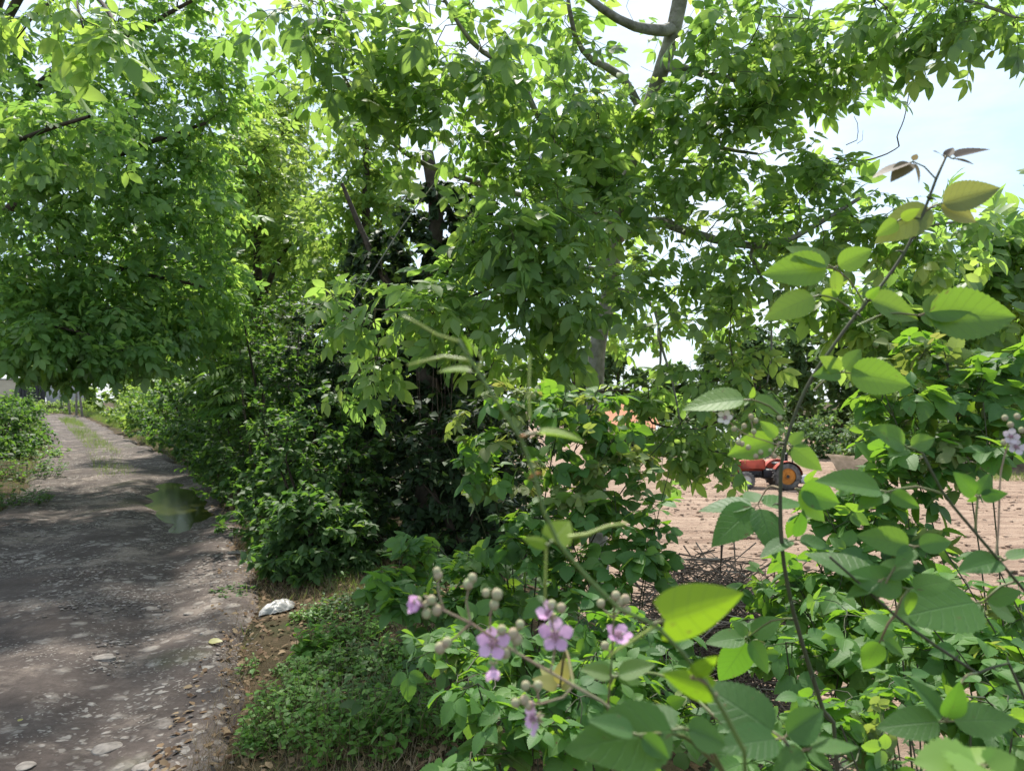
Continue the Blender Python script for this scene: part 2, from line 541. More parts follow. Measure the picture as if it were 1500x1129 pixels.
def gz(x, y):
    q = np.array([x, y]) - _A
    t = np.clip((q * _D).sum(1) / (_D ** 2).sum(1), 0, 1)
    r = q - t[:, None] * _D
    i = int(np.argmin((r ** 2).sum(1)))
    e = math.hypot(*r[i]) * (1 if _D[i, 1] * r[i, 0] - _D[i, 0] * r[i, 1] > 0 else -1)
    return float(hgt_e(np.array([e]), np.array([x]), np.array([y]))[0])


# ground materials
def ground_mat():
    m, n, b = new_mat('earth_and_litter')
    g = n.nodes.new("ShaderNodeNewGeometry")
    a = n.nodes.new("ShaderNodeTexNoise"); a.inputs['Scale'].default_value = 1.6; a.inputs['Detail'].default_value = 8; a.inputs['Roughness'].default_value = .7
    n.links.new(g.outputs['Position'], a.inputs['Vector'])
    r = ramp(n, [(.3, (.035, .045, .018)), (.48, (.060, .046, .026)), (.62, (.092, .066, .040)), (.8, (.06, .07, .025))])
    n.links.new(a.outputs['Fac'], r.inputs['Fac'])
    n.links.new(r.outputs['Color'], b.inputs['Base Color'])
    f = n.nodes.new("ShaderNodeTexNoise"); f.inputs['Scale'].default_value = 45; f.inputs['Detail'].default_value = 6
    n.links.new(g.outputs['Position'], f.inputs['Vector'])
    bp = n.nodes.new("ShaderNodeBump"); bp.inputs['Strength'].default_value = .7; bp.inputs['Distance'].default_value = .03
    n.links.new(f.outputs['Fac'], bp.inputs['Height']); n.links.new(bp.outputs['Normal'], b.inputs['Normal'])
    b.inputs['Roughness'].default_value = .95; b.inputs['Specular IOR Level'].default_value = .1
    return m


def track_mat():
    m, n, b = new_mat('stony_dirt')
    g = n.nodes.new("ShaderNodeNewGeometry")
    def noise(sc, det=6, ro=.6):
        x = n.nodes.new("ShaderNodeTexNoise"); x.inputs['Scale'].default_value = sc; x.inputs['Detail'].default_value = det; x.inputs['Roughness'].default_value = ro
        n.links.new(g.outputs['Position'], x.inputs['Vector']); return x
    def mix(fac, a, b_):
        x = n.nodes.new("ShaderNodeMix"); x.data_type = 'RGBA'
        n.links.new(fac, x.inputs['Factor'])
        for s, v in (('A', a), ('B', b_)):
            if isinstance(v, tuple): x.inputs[s].default_value = (*v, 1)
            else: n.links.new(v, x.inputs[s])
        return x.outputs['Result']
    def mth(op, a, b_):
        x = n.nodes.new("ShaderNodeMath"); x.operation = op
        for i, vv in enumerate((a, b_)):
            if isinstance(vv, (int, float)): x.inputs[i].default_value = vv
            else: n.links.new(vv, x.inputs[i])
        return x.outputs[0]
    big = noise(.55, 5); mid = noise(2.6, 8, .7); fine = noise(28, 8, .7)
    r1 = ramp(n, [(.3, (.058, .046, .040)), (.5, (.084, .067, .059)), (.72, (.124, .101, .088))])
    n.links.new(mid.outputs['Fac'], r1.inputs['Fac'])
    r2 = ramp(n, [(.3, (.45, .45, .45)), (.7, (1.3, 1.3, 1.3))])
    n.links.new(fine.outputs['Fac'], r2.inputs['Fac'])
    mm = n.nodes.new("ShaderNodeMix"); mm.data_type = 'RGBA'; mm.blend_type = 'MULTIPLY'; mm.inputs['Factor'].default_value = .55
    n.links.new(r1.outputs['Color'], mm.inputs['A']); n.links.new(r2.outputs['Color'], mm.inputs['B'])
    col = mm.outputs['Result']
    # pale crushed stone showing through, in patches
    warp = n.nodes.new("ShaderNodeVectorMath"); warp.operation = 'MULTIPLY_ADD'
    wn = noise(9, 3)
    n.links.new(wn.outputs['Color'], warp.inputs[0]); warp.inputs[1].default_value = (.12, .12, 0); n.links.new(g.outputs['Position'], warp.inputs[2])
    hts = []
    for sc, lo, hi, cc in ((7.0, .16, .26, (.36, .32, .28)), (19.0, .17, .25, (.46, .42, .375)), (48.0, .16, .24, (.42, .385, .345))):
        v = n.nodes.new("ShaderNodeTexVoronoi"); v.inputs['Scale'].default_value = sc; v.inputs['Randomness'].default_value = 1
        n.links.new(warp.outputs['Vector'], v.inputs['Vector'])
        rr = ramp(n, [(lo, (1, 1, 1)), (hi, (0, 0, 0))])
        n.links.new(mth('MULTIPLY', v.outputs['Distance'], .55), rr.inputs['Fac'])
        pn = noise(1.3 if sc < 10 else (.9 if sc < 30 else 1.4), 5, .65)
        pr = ramp(n, [(.47, (0, 0, 0)), (.58, (1, 1, 1))])
        sepc = n.nodes.new("ShaderNodeSeparateColor"); n.links.new(v.outputs['Color'], sepc.inputs['Color'])
        n.links.new(pn.outputs['Fac'], pr.inputs['Fac'])
        pick = mth('GREATER_THAN', sepc.outputs[0], .5)
        f = mth('MULTIPLY', mth('MULTIPLY', rr.outputs['Color'], pr.outputs['Color']), pick)
        tint = mth('ADD', mth('MULTIPLY', sepc.outputs[1], .35), .62)
        tn = n.nodes.new("ShaderNodeMix"); tn.data_type = 'RGBA'; tn.blend_type = 'MULTIPLY'; tn.inputs['Factor'].default_value = 1
        tn.inputs['A'].default_value = (*cc, 1); n.links.new(tint, tn.inputs['B'])
        fx = mth('MULTIPLY', f, mth('ADD', mth('MULTIPLY', fine.outputs['Fac'], 1.4), .05))
        col = mix(fx, col, tn.outputs['Result'])
        hts.append(mth('MULTIPLY', f, .06 / (sc ** .5)))
    # pale dusty crust
    cr = ramp(n, [(.52, (0, 0, 0)), (.66, (1, 1, 1))]); n.links.new(noise(1.15, 9, .72).outputs['Fac'], cr.inputs['Fac'])
    col = mix(mth('MULTIPLY', cr.outputs['Color'], mth('MULTIPLY', fine.outputs['Fac'], 1.2)), col, (.33, .27, .225))
    # moss tint
    ms = ramp(n, [(.60, (0, 0, 0)), (.72, (1, 1, 1))]); n.links.new(noise(.8, 6).outputs['Fac'], ms.inputs['Fac'])
    col = mix(mth('MULTIPLY', ms.outputs['Color'], .5), col, (.075, .085, .035))
    n.links.new(col, b.inputs['Base Color'])
    h = mth('ADD', mth('ADD', hts[0], hts[1]), mth('ADD', hts[2], mth('MULTIPLY', fine.outputs['Fac'], .012)))
    bp = n.nodes.new("ShaderNodeBump"); bp.inputs['Strength'].default_value = .8; bp.inputs['Distance'].default_value = 1.0
    n.links.new(h, bp.inputs['Height']); n.links.new(bp.outputs['Normal'], b.inputs['Normal'])
    b.inputs['Roughness'].default_value = .9; b.inputs['Specular IOR Level'].default_value = .18
    return m


def field_mat():
    m, n, b = new_mat('tilled_earth')
    g = n.nodes.new("ShaderNodeNewGeometry")
    mp_ = n.nodes.new("ShaderNodeMapping"); mp_.inputs['Scale'].default_value = (.35, 3.0, 1)
    n.links.new(g.outputs['Position'], mp_.inputs['Vector'])
    a = n.nodes.new("ShaderNodeTexNoise"); a.inputs['Scale'].default_value = 1.2; a.inputs['Detail'].default_value = 8; a.inputs['Roughness'].default_value = .7
    n.links.new(mp_.outputs['Vector'], a.inputs['Vector'])
    r = ramp(n, [(.3, (.20, .135, .10)), (.5, (.33, .235, .175)), (.7, (.44, .33, .25))])
    n.links.new(a.outputs['Fac'], r.inputs['Fac'])
    n.links.new(r.outputs['Color'], b.inputs['Base Color'])
    f = n.nodes.new("ShaderNodeTexNoise"); f.inputs['Scale'].default_value = 9; f.inputs['Detail'].default_value = 7; f.inputs['Roughness'].default_value = .7
    n.links.new(g.outputs['Position'], f.inputs['Vector'])
    bp = n.nodes.new("ShaderNodeBump"); bp.inputs['Strength'].default_value = .9; bp.inputs['Distance'].default_value = .12
    n.links.new(f.outputs['Fac'], bp.inputs['Height']); n.links.new(bp.outputs['Normal'], b.inputs['Normal'])
    b.inputs['Roughness'].default_value = .95; b.inputs['Specular IOR Level'].default_value = .1
    return m


def grid_faces(nx, ny):
    i = np.arange(nx - 1)[:, None] * ny + np.arange(ny - 1)[None]
    return np.stack([i, i + ny, i + ny + 1, i + 1], -1).reshape(-1, 4)


def build_terrain():
    # ground
    u = np.linspace(-1, 1, 230)
    gx = np.sinh(u * 5.2) / np.sinh(5.2) * 150 - 1
    uy = np.linspace(-.55, 1, 260)
    gy = np.sinh(uy * 5.0) / np.sinh(5.0) * 220 + 4
    X, Y = np.meshgrid(gx, gy, indexing='ij')
    e = lateral(X, Y)
    Z = hgt_e(e, X, Y)
    Z = Z - .16 * (1 - sstep(1.1, 1.5, np.abs(e))) - .22 * sstep(6.3, 7.0, e)
    b = MB().raw(np.stack([X, Y, Z], -1), None, grid_faces(*X.shape))
    o = b.build('ground', ground_mat(), smooth=True); tag(o, kind='structure', label='brown earth and leaf litter under the plants')
    # track
    tr = TRK
    tg = np.gradient(tr, axis=0); tg = nrm(tg)
    rt = np.stack([tg[:, 1], -tg[:, 0]], -1)
    k = 33
    tt = np.linspace(-1, 1, k)
    half = np.interp(tr[:, 1], [0, 9, 15, 25, 44], [1.5, 1.5, 1.42, 1.02, 1.05])
    wob = .10 * np.sin(_s * 1.9) + .07 * np.sin(_s * 4.3 + 1)
    hw = (half + wob)[:, None]
    XX = tr[:, 0:1] + rt[:, 0:1] * tt * hw; YY = tr[:, 1:2] + rt[:, 1:2] * tt * hw
    ZZ = track_z(XX, YY, tt[None, :])
    ZZ = ZZ - .08 * sstep(.9, 1.0, np.abs(tt))
    o = MB().raw(np.stack([XX, YY, ZZ], -1), None, grid_faces(*XX.shape)[:, ::-1]).build('track', track_mat(), smooth=True)
    tag(o, kind='structure', label='stony dirt track bending away under the trees')
    # puddle in the rut
    xs = np.linspace(-1, 1, 24); X, Y = np.meshgrid(xs * 1.15, xs * 3.0, indexing='ij')
    wm, wn, wb = new_mat('still_water')
    wb.inputs['Base Color'].default_value = (.032, .036, .008, 1); wb.inputs['Roughness'].default_value = .14; wb.inputs['Specular IOR Level'].default_value = .2
    wb.inputs['IOR'].default_value = 1.33
    o = MB().raw(np.stack([X - 4.8 - .52 * Y, Y + 11.0, X * 0 - .038], -1), None, grid_faces(24, 24)).build('puddle', wm, smooth=True)
    tag(o, kind='structure', label='shallow dark puddle in the shaded rut of the track')
    # field
    fx = np.linspace(0, 70, 150); fy = np.concatenate([np.arange(5, 40, .16), np.arange(40, 75, .5)])
    X, Y = np.meshgrid(fx, fy, indexing='ij')
    e = lateral(X, Y)
    Z = FIELD_Z + .03 + .035 * np.sin((Y + .12 * X + .2 * np.sin(X * .5)) * 2 * np.pi / .62) * sstep(6.6, 7.5, e) + .03 * np.sin(X * 1.3 + Y * .8) * np.cos(Y * .9)
    Z = Z + .05 * sstep(20, 60, Y) + np.random.default_rng(2).normal(0, .016, X.shape)
    q = grid_faces(*X.shape)
    ok = (e.ravel()[q] > 6.2).all(1)
    o = MB().raw(np.stack([X, Y, Z], -1), None, q[ok]).build('field', field_mat(), smooth=True)
    tag(o, kind='structure', label='bare tilled reddish brown field with shallow furrows')

    # clods on the field
    rng = np.random.default_rng(12); n = 5200
    y = 8 + 34 * rng.uniform(0, 1, n) ** 1.2; x = rng.uniform(.05, .72, n) * y
    ok = lateral(x, y) > 6.8; x, y = x[ok], y[ok]; k = len(x)
    a = rng.uniform(0, 6.28, k); M = np.zeros((k, 3, 3)); M[:, 0, 0] = np.cos(a) * 1.3; M[:, 0, 1] = -np.sin(a); M[:, 1, 0] = np.sin(a) * 1.3; M[:, 1, 1] = np.cos(a); M[:, 2, 2] = rng.uniform(.5, .9, k)
    v = ICO[1]['v'] * (1 + rng.normal(0, .2, (len(ICO[1]['v']), 1)))
    T = dict(v=v, t=ICO[1]['t'], q=np.zeros((0, 4), int), uv=np.zeros((len(v), 2)), r=np.zeros(len(v)))
    b = MB().inst(T, np.stack([x, y, np.full(k, FIELD_Z + .035)], -1), M, np.exp(rng.uniform(math.log(.018), math.log(.075), k)), rng.uniform(0, 1, k))
    o = b.build('clods', plain('clod_earth', (.36, .26, .195), .95, .1, .5, 4)); tag(o, kind='stuff', label='dry clods lying on the tilled field')


build_terrain()


# ------------------------------------------------------------------ leaf templates
def leaf_T(rows=3, w_=.22, peak=.42, droop=.2, fold=.12, cols=1, serr=0.0, corr=0.0, nv=8, tip=1.0, twist=0.0, heart=0.0):
    p = math.log(.5) / math.log(peak)
    v = np.linspace(0, 1, rows + 2)[1:-1]
    eb = 1.0 if rows > 2 else .8
    ea = peak * eb / (1 - peak) * (.85 if peak > .4 else .75)
    hw = v ** ea * (1 - v) ** eb; pk = ea / (ea + eb); hw = w_ * hw / (pk ** ea * (1 - pk) ** eb)
    hw = hw * np.where(v > .75, 1 - (v - .75) * (tip - 1) * 2, 1)
    if serr:
        hw = hw * (1 + serr * np.where(np.arange(rows) % 2 == 0, 1, -1))
    uu = np.linspace(-1, 1, 2 * cols + 1)
    vs = [[0, 0, 0]]; uv = [[.5, 0]]
    for i in range(rows):
        for u in uu:
            x = u * hw[i]; y = v[i] - heart * abs(u) * (1 - v[i]) ** 3
            z = fold * abs(x) - droop * v[i] ** 2 + corr * math.cos(2 * np.pi * (v[i] - abs(u) * .5 * .42) * nv) * abs(u) * w_ + twist * u * v[i] * w_
            vs.append([x, y, z]); uv.append([.5 + .5 * u, v[i]])
    vs.append([0, 1, -droop]); uv.append([.5, 1])
    c = 2 * cols + 1
    t, q = [], []
    for j in range(c - 1):
        t.append([0, 1 + j + 1, 1 + j])
        t.append([1 + (rows - 1) * c + j, 1 + (rows - 1) * c + j + 1, 1 + rows * c])
    for i in range(rows - 1):
        for j in range(c - 1):
            a = 1 + i * c + j
            q.append([a, a + 1, a + c + 1, a + c])
    return dict(v=np.array(vs, float), t=np.array(t, int).reshape(-1, 3), q=np.array(q, int).reshape(-1, 4), uv=np.array(uv), r=np.zeros(len(vs)))


def frame(d, n):
    d = nrm(d); n = np.asarray(n, float) + 0 * d
    x = np.cross(d, n); x = nrm(x)
    z = np.cross(x, d)
    return np.stack([x, d, z], -1)


def join_T(items):
    vs, ts, qs, uvs, rs, n = [], [], [], [], [], 0
    for T, M, p, s, ro in items:
        vs.append((T['v'] * s) @ np.asarray(M).T + p)
        if len(T['t']): ts.append(T['t'] + n)
        if len(T['q']): qs.append(T['q'] + n)
        uvs.append(T['uv']); rs.append(T['r'] + ro); n += len(T['v'])
    return dict(v=np.vstack(vs), t=np.vstack(ts) if ts else np.zeros((0, 3), int), q=np.vstack(qs) if qs else np.zeros((0, 4), int),
                uv=np.vstack(uvs), r=np.concatenate(rs))


def stalk_T(pts, r):
    b = MB().tube(pts, r, 3, cap=False)
    return dict(v=b.v[0], t=np.zeros((0, 3), int), q=b.q[0], uv=np.zeros((len(b.v[0]), 2)) + [.5, .5], r=np.zeros(len(b.v[0])))


def pinnate_T(pairs, lw, ll, rows, rng, droop=.35, stalk=.25, ter=1.15, cols=1, hang=.35, fold=.15):
    """compound leaf of unit length along +Y; ll = leaflet length in units of the leaf"""
    ys = np.linspace(stalk, .72, pairs)
    yl = np.linspace(0, .78, 6)
    def rz(y): return -droop * y * y
    pts = np.stack([0 * yl, yl, rz(yl)], -1)
    it = [(stalk_T(pts, np.linspace(.009, .005, 6)), np.eye(3), np.zeros(3), 1, .2)]
    for i, y in enumerate(ys):
        for s in (-1, 1):
            T = leaf_T(rows, lw * rng.uniform(.9, 1.1), .45, rng.uniform(.1, .3), fold, cols)
            a = R_(rng.uniform(48, 68))
            d = np.array([s * math.sin(a), math.cos(a), -hang * rng.uniform(.3, 1.3) - droop * y])
            nr = np.array([rng.normal(0, .25) - s * .15, rng.normal(0, .25), 1])
            k = ll * (.75 + .35 * (i + 1) / pairs) * rng.uniform(.85, 1.1)
            it.append((T, frame(d, nr), np.array([0, y + rng.uniform(-.02, .02), rz(y)]), k, rng.uniform(-.12, .12)))
    T = leaf_T(rows, lw * 1.05, .5, .25, fold, cols)
    it.append((T, frame([rng.normal(0, .1), 1, -droop * 1.3 - .1], [rng.normal(0, .2), 0, 1]), np.array([0, .76, rz(.76)]), ll * ter, 0))
    return join_T(it)


def bramble_T(n, rng, rows=6, cols=1, serr=.0, corr=0.0, stalk=.35, droop=.25, length=.62):
    yl = np.linspace(0, stalk, 4)
    it = [(stalk_T(np.stack([0 * yl, yl, 0 * yl], -1), .012), np.eye(3), np.zeros(3), 1, 0.1)]
    def lf(k, ang, base, wd):
        T = leaf_T(rows, wd * rng.uniform(.92, 1.08), .42, droop * rng.uniform(.5, 1.4), rng.uniform(.02, .3), cols, serr, corr, 8, 1.0)
        a = R_(ang)
        d = np.array([math.sin(a), math.cos(a), rng.uniform(-.35, .05)])
        it.append((T, frame(d, [rng.normal(0, .2), rng.normal(0, .2), 1]), np.array(base, float), k, rng.uniform(-.08, .08)))
    st2 = stalk + .12
    it.append((stalk_T(np.array([[0, stalk, 0], [0, st2, 0]]), .009), np.eye(3), np.zeros(3), 1, 0.1))
    lf(length, rng.normal(0, 5), [0, st2, 0], .36)
    for s in (-1, 1):
        lf(length * .85, s * rng.uniform(62, 80), [s * .03, stalk + .01, 0], .34)
        if n == 5: lf(length * .62, s * rng.uniform(108, 128), [s * .02, stalk - .01, 0], .33)
    return join_T(it)


_r = np.random.default_rng(3)
T_WAL = [pinnate_T(p, .25, .40, 3, _r, droop=d, hang=h) for p, d, h in ((2, .2, .2), (3, .35, .3), (3, .15, .1), (3, .5, .5), (2, .4, .3), (3, .25, .5), (2, .1, .0))]
T_FAR = [leaf_T(1, .30, .45, .15, .2)]
T_LEFT = [pinnate_T(p, .25, .36, 2, _r, droop=d, hang=h) for p, d, h in ((2, .2, .3), (3, .3, .4), (2, .45, .6), (3, .15, .2), (1, .2, .3))]
T_AIL = [pinnate_T(9, .17, .22, 1, _r, droop=d, stalk=.12, hang=.3, ter=.9) for d in (.3, .5, .4)]
T_OV = [leaf_T(2, .30, .42, d, f) for d, f in ((.15, .2), (.3, .1), (.05, .3), (.4, .15))]
T_OV1 = [leaf_T(1, .34, .42, d, f) for d, f in ((.15, .2), (.3, .15))]
T_IVY = [leaf_T(2, .42, .35, d, f, heart=.2) for d, f in ((.1, .1), (.2, .2))]
T_BRA = [bramble_T(n, _r, 5, 1, .06) for n in (3, 5, 3, 5)]
T_BRN = [bramble_T(n, _r, 15, 2, .06, .018) for n in (3, 5, 5, 3)]
T_GR = [leaf_T(3, w_, .3, d, .0) for w_, d in ((.016, .2), (.014, .5), (.02, .35), (.015, .05))]


# ------------------------------------------------------------------ plants
def resample(pl, step=.2):
    return catmull(pl, step)


def ell(c, r, n, rng, pw=.42):
    d = nrm(rng.normal(size=(n, 3)))
    return np.asarray(c, float) + d * (rng.uniform(0, 1, n) ** pw)[:, None] * np.asarray(r, float)


def skeleton(polys, attr, rng, bias=.3, r_tip=.003, e=2.4, sag=.06, kink=.06, seg=.16):
    """polys: [(points, r0, r1), ...] trunk first. Returns (chains, positions, radii, terminal chains)"""
    N = sum(len(resample(p[0], .15)) for p in polys) + len(attr) * 9 + 50
    X = np.zeros((N, 3)); par = np.full(N, -1); pl = np.zeros(N); rm = np.zeros(N); dr = np.zeros((N, 3)); fixed = np.zeros(N, bool)
    n = 0; chains = []
    for k, (pts, r0, r1) in enumerate(polys):
        q = resample(pts, .15)
        if k:
            i0 = int(np.argmin(((X[:n] - q[0]) ** 2).sum(1)))
            ch = [i0]; q = q[1:]
        else: ch = []; i0 = -1
        rr = np.linspace(r0, r1, len(q))
        for j in range(len(q)):
            X[n] = q[j]; par[n] = ch[-1] if ch else -1
            pl[n] = (pl[ch[-1]] + np.linalg.norm(q[j] - X[ch[-1]])) if ch else 0
            dr[n] = nrm(q[j] - X[ch[-1]]) if ch else (0, 0, 1)
            rm[n] = rr[j]; fixed[n] = True
            ch.append(n); n += 1
        chains.append(ch)
    if len(attr):
        d0 = np.min(((attr[:, None] - X[None, :n]) ** 2).sum(-1), 1)
        attr = attr[np.argsort(d0)]
    term = []
    for a in attr:
        dv = a - X[:n]; ds = np.sqrt((dv ** 2).sum(1))
        i = int(np.argmin(ds + bias * (pl[:n])))
        Ln = ds[i]
        if Ln < .03: continue
        m = int(np.clip(Ln / seg, 2, 7))
        dirn = nrm(dr[i] * .55 + dv[i] / Ln * .6 + rng.normal(0, .18, 3))
        c = X[i] + dirn * Ln * .5
        t = (np.arange(1, m + 1) / m)[:, None]
        q = (1 - t) ** 2 * X[i] + 2 * t * (1 - t) * c + t * t * a
        q[:-1] += rng.normal(0, kink * Ln / m, (m - 1, 3))
        q[:, 2] -= sag * Ln * (t[:, 0] ** 2)
        ch = [i]
        for j in range(m):
            X[n] = q[j]; par[n] = ch[-1]; pl[n] = pl[ch[-1]] + np.linalg.norm(q[j] - X[ch[-1]])
            dr[n] = nrm(q[j] - X[ch[-1]]); ch.append(n); n += 1
        chains.append(ch); term.append(ch)
    acc = np.zeros(n); kids = np.zeros(n, int)
    for i in range(n):
        if par[i] >= 0: kids[par[i]] += 1
    for i in range(n - 1, -1, -1):
        if kids[i] == 0: acc[i] += r_tip ** e
        if par[i] >= 0: acc[par[i]] += acc[i]
    rad = acc ** (1 / e)
    rad = np.where(fixed[:n], np.maximum(rm[:n], np.minimum(rad, rm[:n] * 1.3)), rad)
    for i in range(n):
        if par[i] >= 0 and not fixed[i]: rad[i] = min(rad[i], rad[par[i]] * .85 if fixed[par[i]] else rad[par[i]])
    return chains, X[:n], rad, term, dr[:n]


def scatter_leaves(mb, Ts, X, term, rng, per, size, tmin=.25, droop=.35, up=.9, spread=.9, sig=.25, rmean=.5, rsd=.22, outw=None, lean=None):
    """leaves along each terminal twig"""
    pos, dirs = [], []
    for ch in term:
        q = X[ch]; m = len(q)
        k = per if isinstance(per, int) else rng.poisson(per)
        if k <= 0: continue
        t = np.append(rng.uniform(tmin, 1, max(k - 1, 0)), 1.0) * (m - 1)
        i = np.minimum(t.astype(int), m - 2); f = (t - i)[:, None]
        pos.append(q[i] * (1 - f) + q[i + 1] * f)
        dirs.append(nrm(q[i + 1] - q[i]))
    if not pos: return mb
    pos = np.vstack(pos); dirs = np.vstack(dirs); n = len(pos)
    rd = rng.normal(size=(n, 3)); rd[:, 2] *= .5
    d = dirs * .6 + nrm(rd) * spread
    if outw is not None: d = d + nrm(pos - outw) * .5
    if lean is not None: d = d + np.asarray(lean)
    d = nrm(d); d[:, 2] -= droop * rng.uniform(.2, 1.6, n)
    nn = np.array([0, 0, up]) + rng.normal(0, .38, (n, 3))
    M = frame(d, nn)
    sc = size * np.clip(rng.normal(1, sig, n), .45, 1.6)
    rv = np.clip(rng.normal(rmean, rsd, n), 0, 1)
    which = rng.integers(0, len(Ts), n)
    for k, T in enumerate(Ts):
        s = which == k
        mb.inst(T, pos[s], M[s], sc[s], rv[s])
    return mb


def draw_chains(mb, chains, X, rad, minr=0.0, sides=None, m=0):
    """tubes along chains of nodes; chains of one length are built together"""
    groups = {}
    for ch in chains:
        r = rad[ch].copy()
        if len(ch) < 2: continue
        r[0] = min(r[0], r[1] * 1.25)
        if r.max() < minr: continue
        s = sides or (10 if r.max() > .06 else (6 if r.max() > .015 else (4 if r.max() > .006 else 3)))
        groups.setdefault((len(ch), s), []).append((ch, r))
    for (n, s), lst in groups.items():
        p = np.array([X[c] for c, _ in lst]); r = np.array([q for _, q in lst]); k = len(lst)
        tg = np.empty_like(p)
        tg[:, 1:-1] = p[:, 2:] - p[:, :-2]; tg[:, 0] = p[:, 1] - p[:, 0]; tg[:, -1] = p[:, -1] - p[:, -2]
        tg = nrm(tg)
        a = np.where(np.abs(tg[:, :1, 2:]) < .9, np.array([0, 0, 1.0]), np.array([1.0, 0, 0]))[:, 0]
        u = np.cross(tg[:, 0], a); V = np.zeros((k, n, s, 3))
        an = np.linspace(0, 2 * np.pi, s, endpoint=False)
        for i in range(n):
            u = nrm(u - tg[:, i] * (u * tg[:, i]).sum(1, keepdims=True)); b = np.cross(tg[:, i], u)
            V[:, i] = p[:, i, None] + r[:, i, None, None] * (np.cos(an)[None, :, None] * u[:, None] + np.sin(an)[None, :, None] * b[:, None])
        i0 = np.arange(n - 1)[:, None] * s; j = np.arange(s)[None]; j2 = (j + 1) % s
        q = np.stack([i0 + j, i0 + j2, i0 + s + j2, i0 + s + j], -1).reshape(-1, 4)
        q = (q[None] + (np.arange(k) * n * s)[:, None, None]).reshape(-1, 4)
        uv = np.zeros((k, n, s, 2)); uv[..., 0] = an / 6.2832; uv[..., 1] = (np.arange(n) / n)[None, :, None]
        mb.raw(V.reshape(-1, 3), None, q, uv.reshape(-1, 2), None, m)


def plant(name, label, cat, base, polys, attr, Ts, size, per, leafm, barkm, rng, group=None, leaf_name='foliage', stem_name='stem',
          r_tip=.003, bias=.3, sag=.06, minr=0.0, extra=None, parent=None, **kw):
    base = np.asarray(base, float)
    root = parent or empty(name, base, label, cat, group)
    chains, X, rad, term, dr = skeleton(polys, attr, rng, bias, r_tip, sag=sag)
    st = MB(); draw_chains(st, chains, X, rad, minr)
    st.build(stem_name, barkm, root, smooth=True)
    lf = MB(); scatter_leaves(lf, Ts, X, term, rng, per, size, outw=None, **kw)
    if extra: extra(lf, X, term)
    lf.build(leaf_name, leafm, root, smooth=True)
    return root, X, term


def shrub(label, x, y, w_, h, n, Ts, size, per, leafm, rng, depth=None, name='shrub', cat='shrub', group=None, barkm=None, z0=None, low=.15, stems=5, **kw):
    """bushy plant from the ground: many stems, rounded uneven crown"""
    z = gz(x, y) if z0 is None else z0
    depth = depth or w_
    base = np.array([x, y, z])
    lobes = []
    for k in range(6):
        a = rng.uniform(0, 6.28); rr = rng.uniform(.1, .55)
        lobes.append((base + [math.cos(a) * rr * w_ * .6, math.sin(a) * rr * depth * .6, h * rng.uniform(.4, .78)],
                      [w_ * rng.uniform(.24, .4), depth * rng.uniform(.24, .4), h * rng.uniform(.2, .34)]))
    lobes.append((base + [0, 0, h * .36], [w_ * .5, depth * .5, h * .36]))
    for k in range(5):
        a = k * 1.257 + rng.uniform(-.4, .4)
        lobes.append((base + [math.cos(a) * w_ * .36, math.sin(a) * depth * .36, h * .17], [w_ * .26, depth * .26, h * .18]))
    at = np.vstack([ell(c, r, n // len(lobes) + 1, rng) for c, r in lobes])
    at[:, 2] = np.maximum(at[:, 2], z + low * rng.uniform(.3, 1.5, len(at)))
    polys = []
    for k in range(stems):
        a = rng.uniform(0, 6.28); o = np.array([math.cos(a), math.sin(a), 0])
        p0 = base + o * w_ * .05 - [0, 0, .06]
        polys.append(([p0, p0 + o * w_ * .1 + [0, 0, h * .3], p0 + o * w_ * .25 * rng.uniform(.4, 1.2) + [0, 0, h * rng.uniform(.5, .75)]], .02 * h ** .5, .008))
    # first stem is the trunk, the rest start at their own foot
    return plant(name, label, cat, base, polys, at, Ts, size, per, leafm, barkm or MAT['darkbark'], rng, group, **kw)


SEED = [100]


def rg():
    SEED[0] += 1
    return np.random.default_rng(SEED[0])


# ================================================================== trees
def pix_ells(lst, total, rng, pw=.42):
    """list of (px, py, d, rx, ry(depth), rz, weight)"""
    ws = np.array([l[6] for l in lst], float); ws /= ws.sum()
    return np.vstack([ell(P(*l[:3]), l[3:6], max(2, int(total * w_)), rng, pw) for l, w_ in zip(lst, ws)])


